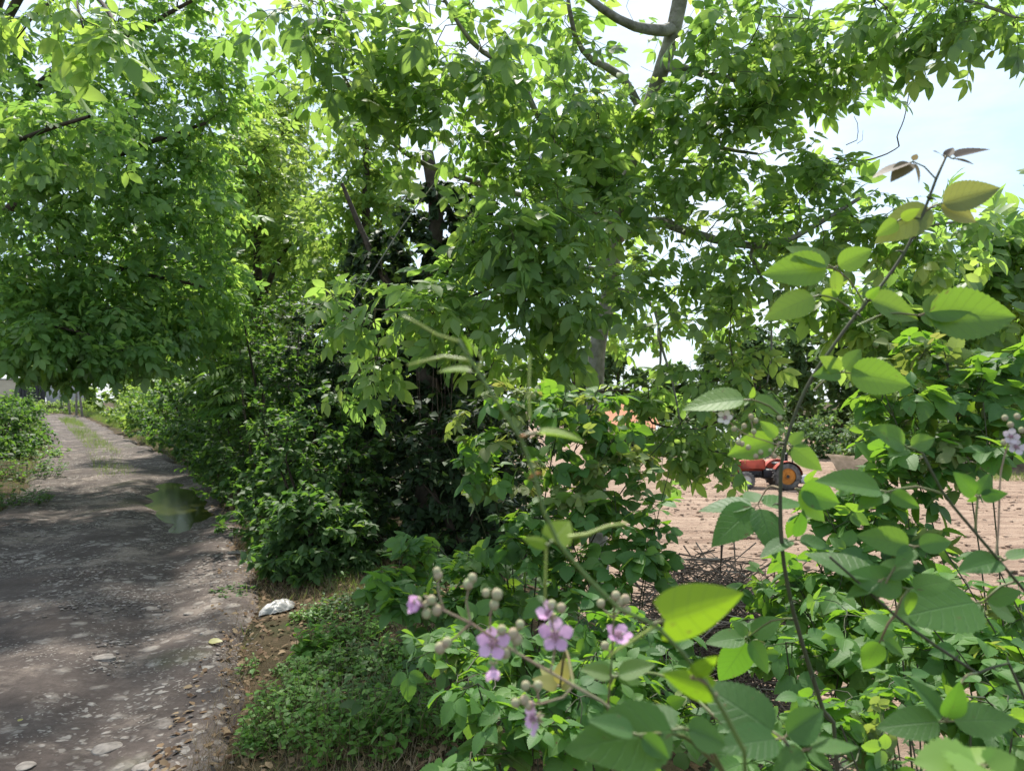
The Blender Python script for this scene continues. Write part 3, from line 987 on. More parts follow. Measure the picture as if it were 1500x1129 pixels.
def build_walnut():
    rng = rg()
    base = np.array([.95, 8.0, gz(.95, 8.0)])
    root = empty('walnut_tree', base, 'walnut tree with a pale grey trunk leaning over the brambles, hung with green walnuts', 'tree')
    trunk = [base - [0, 0, .1], P(872, 560, 8), P(893, 430, 8), P(903, 330, 7.8), P(932, 225, 7.4), P(962, 125, 7.0), P(988, 40, 6.7), P(1008, -70, 6.4), P(1030, -220, 6.2)]
    polys = [(trunk, .112, .06),
             ([P(903, 335, 7.8), P(850, 300, 7.4), P(760, 285, 7.0), P(690, 264, 6.7), P(625, 242, 6.3), P(570, 205, 6.0), P(525, 150, 5.7), P(490, 80, 5.4), P(470, -20, 5.0)], .036, .010),
             ([P(920, 265, 7.6), P(860, 235, 7.0), P(800, 190, 6.5), P(770, 130, 6.2), P(738, 95, 6.0), P(690, 60, 5.6), P(640, -20, 5.2)], .045, .012),
             ([P(948, 180, 7.2), P(912, 112, 6.9), P(868, 88, 6.6), P(842, 50, 6.3), P(830, -20, 6)], .045, .015),
             ([P(985, 45, 6.7), P(930, 38, 6.4), P(880, 10, 6.1), P(820, -40, 5.7)], .05, .018),
             ([P(940, 200, 7.3), P(985, 192, 7.1), P(1050, 215, 6.8), P(1110, 225, 6.6)], .04, .012),
             ([P(900, 345, 7.8), P(960, 325, 7.4), P(1005, 338, 7.0), P(1070, 356, 6.6), P(1135, 358, 6.3), P(1195, 330, 6.2), P(1260, 290, 6.1)], .06, .014),
             ([P(1100, 357, 6.5), P(1170, 370, 6.4), P(1240, 352, 6.2), P(1330, 335, 6.0), P(1400, 325, 5.8)], .025, .009),
             ([P(1005, -60, 6.4), P(1090, -60, 6.0), P(1180, -30, 5.5), P(1300, -20, 5.1), P(1420, 0, 4.8), P(1490, 25, 4.6)], .035, .008),
             ([P(975, 90, 6.8), P(1040, 110, 6.6), P(1130, 120, 6.4), P(1220, 125, 6.2)], .04, .01),
             ([P(893, 420, 8), P(950, 440, 7.6), P(968, 500, 7.4), P(962, 580, 7.3)], .022, .008),
             ([P(960, 480, 7.4), P(985, 560, 7.1), P(1000, 640, 6.9)], .014, .006),
             ([P(1090, 360, 6.5), P(1125, 430, 6.4), P(1130, 520, 6.4), P(1124, 560, 6.4)], .014, .006),
             ([P(895, 400, 8), P(840, 390, 7.2), P(770, 400, 6.4), P(700, 430, 5.8), P(640, 455, 5.5)], .03, .008),
             ([P(870, 300, 7.5), P(800, 330, 6.6), P(740, 350, 6.0), P(690, 370, 5.6)], .025, .008),
             ([P(650, 250, 6.4), P(590, 330, 6.0), P(545, 400, 5.9), P(510, 450, 5.9)], .008, .004)]
    E = [(840, 150, 6.6, .5, .6, .6, 4), (900, 140, 7.9, .9, .4, .6, 4), (760, 140, 6.0, .8, .7, .5, 4), (660, 70, 5.4, .8, .7, .5, 5), (560, 60, 5.2, .75, .6, .5, 5), (470, 20, 5.0, .5, .5, .3, 2.5),
         (590, 180, 5.9, .4, .5, .3, 1.2), (720, 215, 6.2, .55, .5, .35, 2.8), (820, 240, 6.4, .7, .6, .4, 4), (520, 160, 5.6, .22, .4, .3, 1.2), (880, 215, 6.6, .4, .5, .35, 2.5), (905, 290, 6.4, .35, .3, .3, 2.6), (930, 390, 6.5, .25, .3, .2, 1), (940, 150, 6.3, .35, .3, .2, 1.6),
         (800, 330, 5.8, .6, .5, .4, 5.5), (710, 380, 5.5, .55, .45, .35, 5), (840, 340, 6.5, .3, .5, .4, 2), (900, 380, 8.9, .8, .4, .6, 3), (640, 450, 5.4, .45, .35, .2, 3), (800, 430, 5.7, .6, .5, .35, 5),
         (760, 500, 5.8, .5, .4, .25, 3), (520, 455, 5.9, .3, .3, .28, 2.2), (540, 560, 5.9, .3, .25, .35, 1.6), (590, 420, 5.9, .25, .3, .2, .7),
         (990, 260, 7.0, .4, .6, .6, 4), (1050, 160, 6.5, .55, .6, .6, 5), (1130, 130, 6.3, .6, .5, .4, 4.5), (1080, 60, 6.3, .6, .6, .4, 4), (1200, 50, 5.6, .6, .5, .3, 4.5),
         (1310, 25, 5.2, .5, .5, .28, 3.5), (1420, 15, 4.8, .45, .4, .28, 3.5), (1240, 120, 6.2, .4, .4, .25, 2), (1090, 260, 6.6, .7, .6, .4, 5), (1190, 270, 6.3, .4, .4, .3, 2.6),
         (1060, 350, 6.6, .6, .5, .4, 4), (1180, 360, 6.2, .6, .5, .35, 4.2), (1290, 310, 6.0, .45, .4, .28, 2.8), (1370, 345, 5.9, .35, .35, .25, 1.8),
         (1000, 440, 7.2, .5, .5, .4, 2.6), (1085, 450, 6.5, .45, .4, .4, 2.6), (960, 570, 7.3, .35, .3, .3, 1.8), (1050, 560, 6.5, .35, .3, .3, 1.8), (1110, 580, 6.4, .25, .25, .25, 1), (1000, 660, 6.9, .4, .35, .32, 3), (1035, 620, 6.7, .2, .25, .22, 1), (1072, 672, 6.6, .10, .2, .16, .8),
         (890, 480, 9, .7, .4, .4, 2.5), (800, 530, 6.4, .3, .3, .2, 1.4), (900, -60, 6.4, 1.6, 1.2, .4, 3), (650, -80, 5.6, 1.0, .8, .3, 1.6), (1180, -70, 5.6, 1.0, .8, .3, 1.6)]
    at = pix_ells(E, 1120, rng)
    chains, X, rad, term, dr = skeleton(polys, at, rng, .25, .0026, sag=.12, seg=.14)
    np_ = len(polys)
    st = MB(); draw_chains(st, chains[:1], X, rad); st.build('trunk', MAT['bark'], root, smooth=True)
    for ch in chains[1:np_]:
        b = MB(); draw_chains(b, [ch], X, rad); b.build('limb', MAT['bark'], root, smooth=True)
    tw = MB(); draw_chains(tw, chains[np_:], X, rad); tw.build('twigs', MAT['twig'], root, smooth=True)
    lf = MB(); scatter_leaves(lf, T_WAL, X, term, rng, 3.4, .24, tmin=.3, droop=.25, sig=.32)
    lf.build('crown', MAT['walnut'], root, smooth=True)
    for px, py, d in ((515, 90, 5), (524, 89, 5), (819, 236, 5.6), (827, 230, 5.6), (884, 197, 5.9), (891, 199, 5.9), (1087, 25, 5.6), (1097, 28, 5.6), (1283, 505, 5.8)):
        c = P(px, py, d)
        b = MB().blob(c, [.022, .022, .025], 2)
        j = int(np.argmin(((X - c) ** 2).sum(1)))
        b.tube([c + [0, 0, .02], (c + X[j]) / 2 + [0, 0, .05], X[j]], .0025, 3)
        b.build('fruit', MAT['fruit'], root, smooth=True)
    # dead twigs reaching into the open sky
    dt = MB()
    for pl, r in (([P(1225, 232, 6.2), P(1265, 235, 6.2), P(1300, 225, 6.2), P(1318, 214, 6.2)], .009), ([P(1318, 214, 6.2), P(1315, 200, 6.2), P(1325, 175, 6.2), P(1332, 140, 6.2), P(1333, 115, 6.2)], .006),
                  ([P(1327, 160, 6.2), P(1340, 140, 6.2), P(1346, 118, 6.2), P(1347, 110, 6.2)], .003), ([P(1240, 212, 6.2), P(1256, 205, 6.2), P(1257, 180, 6.2), P(1252, 170, 6.2)], .004),
                  ([P(1256, 210, 6.2), P(1264, 205, 6.2), P(1265, 190, 6.2)], .0025), ([P(1333, 125, 6.2), P(1325, 117, 6.2), P(1322, 113, 6.2)], .0022)):
        dt.tube(catmull(pl, .05), np.linspace(r, r * .55, len(catmull(pl, .05))), 5)
    dt.build('dead_twig', MAT['deadtwig'], root, smooth=True)
    return root


def build_left_tree():
    rng = rg()
    base = np.array([-8.9, 10.6, gz(-8.9, 10.6)])
    root = empty('broadleaf_tree', base, 'large spreading tree whose dark drooping canopy roofs the track', 'tree')
    trunk = [base - [0, 0, .1], base + [.2, 0, 1.2], base + [.5, -.1, 2.6], base + [.9, -.2, 4.0], base + [1.5, -.3, 5.6], base + [2.2, -.4, 7.4], base + [2.7, -.5, 9]]
    polys = [(trunk, .22, .08),
             ([base + [.4, 0, 2.4], P(20, 300, 10.4), P(110, 255, 10.0), P(200, 215, 9.8), P(300, 180, 9.8)], .10, .02),
             ([base + [.3, 0, 2.0], P(0, 400, 10.2), P(80, 370, 9.8), P(180, 395, 9.8), P(300, 420, 10.2)], .08, .018),
             ([base + [.9, 0, 4.0], P(60, 120, 10), P(170, 60, 9.6), P(280, 0, 9.4)], .08, .02),
             ([base + [.2, 0, 1.8], P(-40, 470, 9.6), P(40, 470, 9.0), P(130, 490, 8.8)], .05, .014),
             ([base + [.5, 0, 2.6], P(-60, 250, 8.4), P(40, 200, 7.2), P(130, 170, 6.6)], .06, .014),
             ([base + [1.2, -.2, 5.0], P(120, -150, 9.4), P(260, -170, 8.8), P(400, -190, 8.2)], .07, .02),
             ([base + [1, 0, 4.6], P(20, -60, 7.5), P(90, -40, 5.5), P(140, -5, 4.6), P(165, 30, 4.2)], .05, .01),
             ([base + [.3, .2, 2], P(30, 440, 12), P(150, 450, 12.5), P(280, 470, 13)], .06, .015)]
    E = [(40, 120, 9.6, 1.2, 1.2, 1.0, 7), (150, 60, 9.8, 1.3, 1.2, .9, 7), (260, 40, 9.8, .9, 1.0, .8, 5), (330, 90, 10, .5, .7, .6, 2.6), (200, 170, 9.6, 1.2, 1.0, .8, 7), (300, 190, 10.2, .6, .7, .6, 4),
         (60, 250, 8.8, 1.0, 1.0, .8, 6), (160, 290, 9.4, 1.1, 1.0, .8, 7), (270, 300, 10, .8, .8, .7, 5), (40, 370, 9.4, .9, 1.0, .7, 6), (140, 400, 9.6, 1.0, 1.0, .7, 7), (250, 400, 10.2, .8, .8, .6, 5),
         (330, 300, 10.8, .45, .6, .5, 2), (325, 390, 11, .4, .6, .4, 2), (40, 455, 9.6, .9, 1.3, .5, 10), (130, 470, 9.6, .9, 1.4, .42, 11), (220, 480, 10, .8, 1.3, .4, 9), (305, 455, 11, .7, .9, .45, 6),
         (80, 505, 8.8, .55, .5, .26, 3.6), (180, 520, 9.2, .5, .5, .2, 2.4), (20, 512, 8.8, .4, .5, .25, 2.4), (120, 180, 7.0, .5, .5, .4, 2.5), (30, 190, 7.2, .5, .5, .4, 2.5),
         (60, 480, 12, 1.2, 1.2, .5, 4), (200, 480, 12.8, 1.2, 1.2, .5, 4), (100, -90, 9.5, 2.0, 1.6, .6, 3), (290, -80, 9.5, 1.0, 1.0, .5, 1.5), (330, -140, 8.6, 1.1, 1.2, .45, 3.2), (430, -190, 8.0, 1.1, 1.1, .45, 3.2), (270, -230, 7.2, 1.2, 1.0, .45, 2.6), (200, -230, 10.5, 2.2, 2.0, 1.0, 2.5), (200, -180, 13.5, 2.3, 2.0, 1.2, 2.5), (60, 330, 12.5, 1.5, 1.2, 1.2, 6), (210, 330, 13, 1.3, 1.2, 1.2, 7), (170, 230, 14.5, 1.8, 1.5, 1.2, 7),  # highest lobes, unseen above the view, are added to dapple the track with shade
         (90, 545, 9.0, .35, .4, .12, .9)]
    at = pix_ells(E, 2300, rng)
    chains, X, rad, term, dr = skeleton(polys, at, rng, .25, .0026, sag=.12, seg=.18)
    np_ = len(polys)
    st = MB(); draw_chains(st, chains[:1], X, rad); st.build('trunk', MAT['darkbark'], root, smooth=True)
    for ch in chains[1:np_]:
        b = MB(); draw_chains(b, [ch], X, rad); b.build('limb', MAT['darkbark'], root, smooth=True)
    tw = MB(); draw_chains(tw, chains[np_:], X, rad, .0035); tw.build('twigs', MAT['darkbark'], root, smooth=True)
    lf = MB(); scatter_leaves(lf, T_LEFT, X, term, rng, 4.0, .265, tmin=.2, droop=.3, sig=.32)
    # the bough that hangs closest, near the top of the view
    at2 = pix_ells([(60, 10, 4.2, .28, .3, .10, 2), (150, 25, 4.1, .18, .25, .08, 2), (30, 40, 4.2, .15, .2, .05, 1)], 22, rng)
    c2, X2, r2, t2, _ = skeleton([([P(90, -60, 4.6), P(110, 0, 4.3), P(120, 40, 4.1)], .012, .005), ([P(100, -20, 4.4), P(50, 20, 4.2), P(20, 60, 4.2)], .008, .004)], at2, rng, .3, .002, sag=.15, seg=.1)
    scatter_leaves(lf, T_WAL, X2, t2, rng, 2.2, .25, tmin=.4, droop=.5, rmean=.85)
    b = MB(); draw_chains(b, c2, X2, r2); b.build('limb', MAT['darkbark'], root, smooth=True)
    lf.build('crown', MAT['left'], root, smooth=True)


def tree(label, base, h, cw, n, leaf, mat, rng, size=.3, per=3.0, lean=(0, 0), bark=None, low=.25, group=None, cd=None, name='tree', r0=None, lobes=9, **kw):
    base = np.array(base, float)
    root = empty(name, base, label, 'tree', group)
    top = base + [lean[0], lean[1], h * .92]
    trunk = [base - [0, 0, .15], base + [lean[0] * .2, lean[1] * .2, h * .3], base + [lean[0] * .6, lean[1] * .6, h * .62], top]
    cd = cd or cw
    ls = []
    for k in range(lobes):
        a = k * 2.4 + rng.uniform(-.4, .4); f = (k + .5) / lobes
        z = h * (low + (1 - low) * f)
        wd = math.sin(math.pi * min(1, .18 + .78 * f)) * .62
        o = rng.uniform(.35, .9) * wd
        ls.append((base + [lean[0] * f + math.cos(a) * cw * o, lean[1] * f + math.sin(a) * cd * o, z], [cw * .34, cd * .34, h * .16]))
    at = np.vstack([ell(c, r, n // lobes, rng) for c, r in ls])
    r0 = r0 or .02 * h + .03
    polys = [(trunk, r0, r0 * .3)]
    for c, r in ls[:6]:
        z = max(base[2] + h * .2, c[2] - h * .22); q = base + np.array([lean[0], lean[1], 0]) * ((z - base[2]) / h); q[2] = z
        polys.append(([q, (q + c) / 2 + [0, 0, h * .03], c], r0 * .45, r0 * .15))
    chains, X, rad, term, dr = skeleton(polys, at, rng, .25, .004, sag=.06, seg=.4)
    st = MB(); draw_chains(st, chains[:len(polys)], X, rad); draw_chains(st, chains[len(polys):], X, rad, .008)
    st.build('trunk', bark or MAT['darkbark'], root, smooth=True)
    lf = MB(); scatter_leaves(lf, leaf, X, term, rng, per, size, tmin=.1, sig=.25, **kw)
    lf.build('crown', mat, root, smooth=True)
    return root


build_walnut()
build_left_tree()


# the second walnut on the field side, only its boughs are seen
def build_right_tree():
    rng = rg()
    base = np.array([8.2, 9.2, gz(8.2, 9.2)])
    root = empty('walnut_tree', base, 'walnut tree beside the field with boughs reaching in over the tallest bramble shoots', 'tree')
    polys = [([base - [0, 0, .1], base + [-.1, 0, 2], base + [-.3, -.2, 3.6], base + [-.5, -.3, 5.4], base + [-.6, -.4, 7]], .15, .06),
             ([base + [-.2, 0, 2.6], P(1560, 430, 8.4), P(1480, 440, 8.0), P(1390, 470, 7.7), P(1320, 480, 7.5)], .06, .012),
             ([base + [-.3, -.1, 3.4], P(1570, 340, 8.3), P(1490, 350, 7.9), P(1420, 380, 7.6)], .05, .012)]
    E = [(1480, 360, 7.6, .45, .5, .4, 4), (1410, 410, 7.5, .5, .5, .4, 4), (1330, 420, 7.4, .4, .4, .35, 3), (1290, 470, 7.4, .4, .4, .35, 3), (1380, 480, 7.4, .6, .5, .3, 3.4), (1480, 430, 7.5, .5, .5, .35, 3),
         (1480, 520, 7.6, .5, .5, .3, 2), (1400, 540, 7.6, .5, .5, .3, 2), (1230, 420, 7.2, .35, .4, .35, 2), (1580, 350, 8, .7, .7, .7, 3), (1580, 480, 8, .7, .7, .7, 3), (1590, 150, 8.5, .6, .8, .8, 2)]
    at = pix_ells(E, 330, rng)
    chains, X, rad, term, dr = skeleton(polys, at, rng, .25, .0026, sag=.12, seg=.16)
    b = MB(); draw_chains(b, chains[:1], X, rad); b.build('trunk', MAT['bark'], root, smooth=True)
    for ch in chains[1:3]:
        b = MB(); draw_chains(b, [ch], X, rad); b.build('limb', MAT['bark'], root, smooth=True)
    tw = MB(); draw_chains(tw, chains[3:], X, rad); tw.build('twigs', MAT['twig'], root, smooth=True)
    lf = MB(); scatter_leaves(lf, T_WAL, X, term, rng, 3.2, .34, tmin=.35, droop=.4)
    lf.build('crown', MAT['walnut'], root, smooth=True)


build_right_tree()


# ivy-smothered dead trunk right of the track
def build_ivy_trunk():
    rng = rg()
    base = np.array([-.95, 8.4, gz(-.95, 8.4)])
    root = empty('ivy_clad_trunk', base, 'dark trunk smothered in ivy behind the hanging walnut sprays', 'tree')
    pts = [base - [0, 0, .1], base + [.05, 0, 1.2], base + [-.05, .05, 2.4], base + [.1, .1, 3.4], base + [.0, .1, 4.2]]
    E = [(600, 640, 8.0, .9, .7, .8, 3), (545, 390, 9.0, .45, .5, .5, 2.5), (640, 480, 8.3, .75, .7, .8, 5), (600, 400, 8.5, .8, .7, .6, 5), (640, 330, 8.6, .6, .6, .5, 4), (570, 500, 8.8, .4, .6, .5, 3), (620, 600, 8.6, .8, .5, .6, 5), (680, 560, 8.2, .5, .6, .7, 3), (510, 580, 8.8, .5, .6, .7, 3), (690, 300, 8.8, .35, .4, .35, 1.6)]
    at = pix_ells(E, 650, rng, .3)
    chains, X, rad, term, dr = skeleton([(pts, .16, .07), ([base + [0, 0, 2], base + [-.6, .2, 3], base + [-1.0, .3, 3.9]], .06, .02)], at, rng, .2, .003, sag=.1, seg=.2)
    b = MB(); draw_chains(b, chains[:2], X, rad); b.build('trunk', MAT['darkbark'], root, smooth=True)
    b = MB(); draw_chains(b, chains[2:], X, rad, .003)
    for k in range(14):      # hanging creepers
        q = P(rng.uniform(560, 720), rng.uniform(480, 560), rng.uniform(7.3, 7.9))
        l = rng.uniform(.5, 1.3)
        b.tube([q, q + [rng.normal(0, .04), 0, -l * .5], q + [rng.normal(0, .08), 0, -l]], .003, 3)
    b.build('creeper', MAT['deadtwig'], root, smooth=True)
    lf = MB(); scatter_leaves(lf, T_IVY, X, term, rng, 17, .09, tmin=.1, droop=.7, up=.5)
    lf.build('ivy_foliage', MAT['ivy'], root, smooth=True)


build_ivy_trunk()

# sunlit trees and thicket beyond, right side of the track
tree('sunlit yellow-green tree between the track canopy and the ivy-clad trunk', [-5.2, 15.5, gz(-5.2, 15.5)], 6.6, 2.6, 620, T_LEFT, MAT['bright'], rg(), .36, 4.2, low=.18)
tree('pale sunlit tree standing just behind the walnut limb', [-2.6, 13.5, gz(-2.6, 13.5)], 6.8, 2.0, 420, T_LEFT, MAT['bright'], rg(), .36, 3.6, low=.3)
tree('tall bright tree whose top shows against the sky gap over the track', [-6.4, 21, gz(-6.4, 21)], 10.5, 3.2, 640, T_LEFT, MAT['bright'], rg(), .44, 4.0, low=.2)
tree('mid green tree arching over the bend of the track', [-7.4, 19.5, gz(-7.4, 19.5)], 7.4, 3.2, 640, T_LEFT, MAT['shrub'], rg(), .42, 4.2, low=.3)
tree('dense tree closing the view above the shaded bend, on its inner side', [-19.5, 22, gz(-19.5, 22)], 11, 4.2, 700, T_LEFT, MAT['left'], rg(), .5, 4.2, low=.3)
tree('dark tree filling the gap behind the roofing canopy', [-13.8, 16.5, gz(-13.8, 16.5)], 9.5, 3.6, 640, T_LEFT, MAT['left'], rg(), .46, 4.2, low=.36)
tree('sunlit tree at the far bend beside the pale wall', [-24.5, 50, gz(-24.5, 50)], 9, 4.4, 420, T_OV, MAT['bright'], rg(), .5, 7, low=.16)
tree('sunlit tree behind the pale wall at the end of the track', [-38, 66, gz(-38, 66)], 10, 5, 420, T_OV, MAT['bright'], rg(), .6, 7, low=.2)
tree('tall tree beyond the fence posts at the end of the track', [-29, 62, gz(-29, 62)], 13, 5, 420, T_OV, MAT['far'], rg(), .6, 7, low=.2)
tree('slim tree in the middle of the thicket between track and field', [-1.2, 17, gz(-1.2, 17)], 5.6, 2.2, 380, T_LEFT, MAT['shrub'], rg(), .4, 4, low=.2)

# hedge along the inner side of the track
def beside(y, e):
    """x of the point at y that lies e metres right of the track's middle"""
    i = int(np.clip(np.searchsorted(TRK[:, 1], y), 1, len(TRK) - 1)); t = nrm(TRK[i] - TRK[i - 1])
    f = (y - TRK[i - 1, 1]) / (TRK[i, 1] - TRK[i - 1, 1])
    return float(TRK[i - 1, 0] * (1 - f) + TRK[i, 0] * f + e / max(t[1], .3))


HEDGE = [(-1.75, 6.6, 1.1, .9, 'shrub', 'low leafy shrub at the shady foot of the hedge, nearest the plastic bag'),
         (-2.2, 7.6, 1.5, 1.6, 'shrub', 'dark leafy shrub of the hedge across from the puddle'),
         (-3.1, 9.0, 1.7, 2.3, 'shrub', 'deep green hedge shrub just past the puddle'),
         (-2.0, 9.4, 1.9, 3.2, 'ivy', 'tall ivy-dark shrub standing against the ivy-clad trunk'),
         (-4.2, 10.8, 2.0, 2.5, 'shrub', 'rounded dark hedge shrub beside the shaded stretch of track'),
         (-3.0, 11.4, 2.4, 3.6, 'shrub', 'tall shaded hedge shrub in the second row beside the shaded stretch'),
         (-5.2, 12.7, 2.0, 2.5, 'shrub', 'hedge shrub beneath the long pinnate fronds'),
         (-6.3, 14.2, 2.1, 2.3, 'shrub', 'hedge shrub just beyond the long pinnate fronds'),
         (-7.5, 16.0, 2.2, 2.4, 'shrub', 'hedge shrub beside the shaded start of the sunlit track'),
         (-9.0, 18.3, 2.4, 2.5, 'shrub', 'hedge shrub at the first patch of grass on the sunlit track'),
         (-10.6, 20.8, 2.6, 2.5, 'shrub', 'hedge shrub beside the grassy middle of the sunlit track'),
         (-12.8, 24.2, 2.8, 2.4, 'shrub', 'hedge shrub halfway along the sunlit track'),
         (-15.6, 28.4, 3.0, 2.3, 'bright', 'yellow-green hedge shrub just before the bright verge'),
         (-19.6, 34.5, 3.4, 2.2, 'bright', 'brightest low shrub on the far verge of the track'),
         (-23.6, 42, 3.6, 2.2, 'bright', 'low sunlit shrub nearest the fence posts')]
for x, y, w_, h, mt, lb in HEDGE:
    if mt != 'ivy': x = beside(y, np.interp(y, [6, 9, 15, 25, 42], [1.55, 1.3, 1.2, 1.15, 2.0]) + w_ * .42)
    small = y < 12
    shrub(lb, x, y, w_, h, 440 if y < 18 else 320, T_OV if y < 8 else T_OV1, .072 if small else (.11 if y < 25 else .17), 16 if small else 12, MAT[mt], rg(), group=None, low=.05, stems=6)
# more thicket filling the strip between the hedge and the field
for x, y, w_, h, lb in ((-2.4, 14.6, 2.8, 3.6, 'tall bushy thicket shrub filling the strip behind the hedge'), (-4.4, 17.5, 3.0, 3.4, 'broad thicket shrub further along the strip behind the hedge'), (-.3, 10.6, 2.2, 3.0, 'dark undergrowth shrub right behind the walnut trunk'), (-1.4, 12.5, 2.6, 3.6, 'undergrowth shrub behind the ivy-clad trunk'),
                        (-.7, 9.5, 1.8, 2.6, 'thick dark undergrowth shrub close behind the ivy-clad trunk'), (.0, 13.5, 2.4, 2.6, 'undergrowth shrub at the edge of the field, behind the walnut'), (-.4, 7.0, 1.5, 1.5, 'low black-green shrub in the shady hollow under the walnut')):
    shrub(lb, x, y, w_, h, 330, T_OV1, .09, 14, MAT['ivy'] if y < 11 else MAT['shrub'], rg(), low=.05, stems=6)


# tree-of-heaven saplings with long fronds
def frond_plant(label, x, y, h, n, rng, ln=.8, toward=(-.3, -.6)):
    z = gz(x, y); base = np.array([x, y, z])
    root = empty('sapling', base, label, 'sapling', 'pinnate saplings in the hedge')
    st = MB(); lf = MB()
    top = base + [rng.normal(0, .1) + toward[0] * .4, toward[1] * .4, h]
    q = catmull([base, (base + top) / 2 + rng.normal(0, .05, 3), top], .1)
    st.tube(q, np.linspace(.022, .008, len(q)), 6)
    t = rng.uniform(.55, 1, n); i = (t * (len(q) - 1)).astype(int)
    a = rng.uniform(0, 6.28, n)
    d = np.stack([np.cos(a) + toward[0], np.sin(a) + toward[1], rng.uniform(.0, .5, n)], -1)
    M = frame(d, np.array([0, 0, 1]) + rng.normal(0, .2, (n, 3)))
    k = rng.integers(0, 3, n)
    for j, T in enumerate(T_AIL):
        s = k == j
        lf.inst(T, q[i][s], M[s], ln * rng.uniform(.8, 1.2, s.sum()), np.clip(rng.normal(.5, .2, s.sum()), 0, 1))
    st.build('stem', MAT['twig'], root, smooth=True)
    lf.build('foliage', MAT['ailanthus'], root, smooth=True)


frond_plant('sapling with long pinnate fronds arching over the hedge, the tallest of them', beside(12.4, 2.0), 12.4, 2.3, 18, rg(), .95)
frond_plant('small sapling with pinnate fronds low in the hedge, lit from above', beside(10.6, 1.9), 10.6, 1.6, 14, rg(), .7)
frond_plant('sapling with drooping pinnate fronds over the grassy edge', beside(15, 2.1), 15.0, 2.3, 14, rg(), .8)

# left bank
for x, y, w_, h, mt, lb in ((-11.0, 14.6, 2.2, 1.6, 'shrub', 'leafy bush on the outer bank of the track, in shade'), (-12.0, 17.4, 2.2, 1.4, 'shrub', 'rounded bush on the outer bank where the sun returns'),
                            (-13.9, 20.6, 2.4, 1.5, 'shrub', 'taller bush on the outer bank hiding the foot of the wall'), (-17.0, 25.5, 2.4, 1.6, 'shrub', 'bush at the outer corner of the bend'),
                            (-9.4, 11.0, 1.6, 1.0, 'shrub', 'low bush under the roofing canopy'), (-29.5, 51, 3.2, 1.0, 'bright', 'low bright bush at the very end of the track before the fence posts'), (-33.5, 53, 3.4, .9, 'bright', 'low bright bush before the dark gate')):
    shrub(lb, x, y, w_, h, 300, T_OV1 if y > 16 else T_OV, .1, 10, MAT[mt], rg(), low=.04, stems=6, z0=gz(x, y) - .05)


# ================================================================== far side of the field
FARM = rg()
k = 0
for px, d, h, cw, lb in ((905, 62, 7.0, 3.4, 'round far tree behind the orange roof'), (840, 56, 8.5, 3.6, 'far tree showing through the walnut beside its trunk'), (985, 66, 5.6, 3.2, 'low far tree between the orange roof and the grey roof'),
                         (1050, 60, 7.4, 3.4, 'far tree rising over the grey roof'), (1105, 52, 7.4, 3.2, 'far tree behind the front of the tractor'), (1170, 56, 8.6, 3.6, 'far tree behind the rear wheel of the tractor'),
                         (1235, 50, 8.2, 3.6, 'far tree between the tractor and the pale tall bank trees'), (1300, 46, 8.4, 3.6, 'pale far tree behind the tallest bramble cane'), (1370, 44, 8.2, 3.6, 'far tree above the middle of the earth bank'),
                         (1440, 42, 8.6, 3.6, 'broad far tree above the open end of the earth bank'), (1520, 42, 8.6, 3.8, 'far tree at the outer end of the earth bank'), (1130, 74, 8.5, 4.5, 'distant tree showing over its neighbours behind the tractor'),
                         (1330, 66, 11, 5, 'distant tall tree topping the line beyond the earth bank')):
    x = (px - 750) / FPX * d
    tree(lb, [x, d, FIELD_Z - .05], h, cw, 300, T_OV, MAT['far'], rg(), .55, 7, low=.05, group='trees across the field')
for px, d, h, w_, lb in ((1290, 34, 2.2, 3.6, 'hedge bush on the earth bank, nearest the tractor'), (1370, 33, 2.0, 3.4, 'hedge bush in the middle of the earth bank'), (1440, 32.4, 2.2, 3.2, 'hedge bush on the bare part of the earth bank'), (1510, 32, 2.4, 3.4, 'hedge bush at the outer end of the earth bank'),
                         (1200, 39, 2.4, 4, 'low bush beyond the rear wheel of the tractor'), (1010, 41, 2.0, 4, 'low bush in front of the grey roofed shed'), (940, 40, 2.0, 4, 'low bush in front of the orange roofed shed'), (1090, 40, 2.2, 4, 'low bush at the field edge in front of the tractor hood')):
    x = (px - 750) / FPX * d
    shrub(lb, x, d, w_, h, 260, T_OV1, .22, 8, MAT['far'], rg(), z0=FIELD_Z + (.5 if px > 1250 else -.05), low=.05, name='hedge_bush', cat='bush', group='bushes across the field')


def earth_bank():
    rng = rg()
    b = MB()
    xs = np.linspace(13, 32, 60); vs = np.linspace(0, 1, 7)
    X, V = np.meshgrid(xs, vs, indexing='ij')
    Y = 30.4 + .06 * (X - 20) + V * 1.6 + .18 * np.sin(X * 1.9) + .1 * np.sin(X * 4.7 + V * 3)
    Z = FIELD_Z + sstep(0, .8, V) * .75 + .06 * np.sin(X * 3.1 + V * 5)
    b.raw(np.stack([X, Y, Z], -1), None, grid_faces(60, 7)[:, ::-1])
    o = b.build('bank', plain('bank_earth', (.20, .15, .11), .95, .1, .5, 3, bump=.7, bscale=12, col2=(.11, .085, .055)), smooth=True)
    tag(o, kind='structure', label='low earth bank along the far edge of the field')
    g = MB(); n = 5000
    x = rng.uniform(13, 32, n); y = 29.6 + .06 * (x - 20) + rng.uniform(-1.2, .4, n)
    d = np.stack([rng.normal(0, .4, n), rng.normal(0, .4, n), np.ones(n)], -1)
    g.inst(T_GR[0], np.stack([x, y, np.full(n, FIELD_Z + .02)], -1), frame(d, rng.normal(size=(n, 3))), rng.uniform(.15, .4, n) * 1.0, rng.uniform(0, 1, n))
    o = g.build('field_edge_grass', MAT['grass']); tag(o, kind='stuff', label='pale grass strip at the foot of the earth bank')


earth_bank()

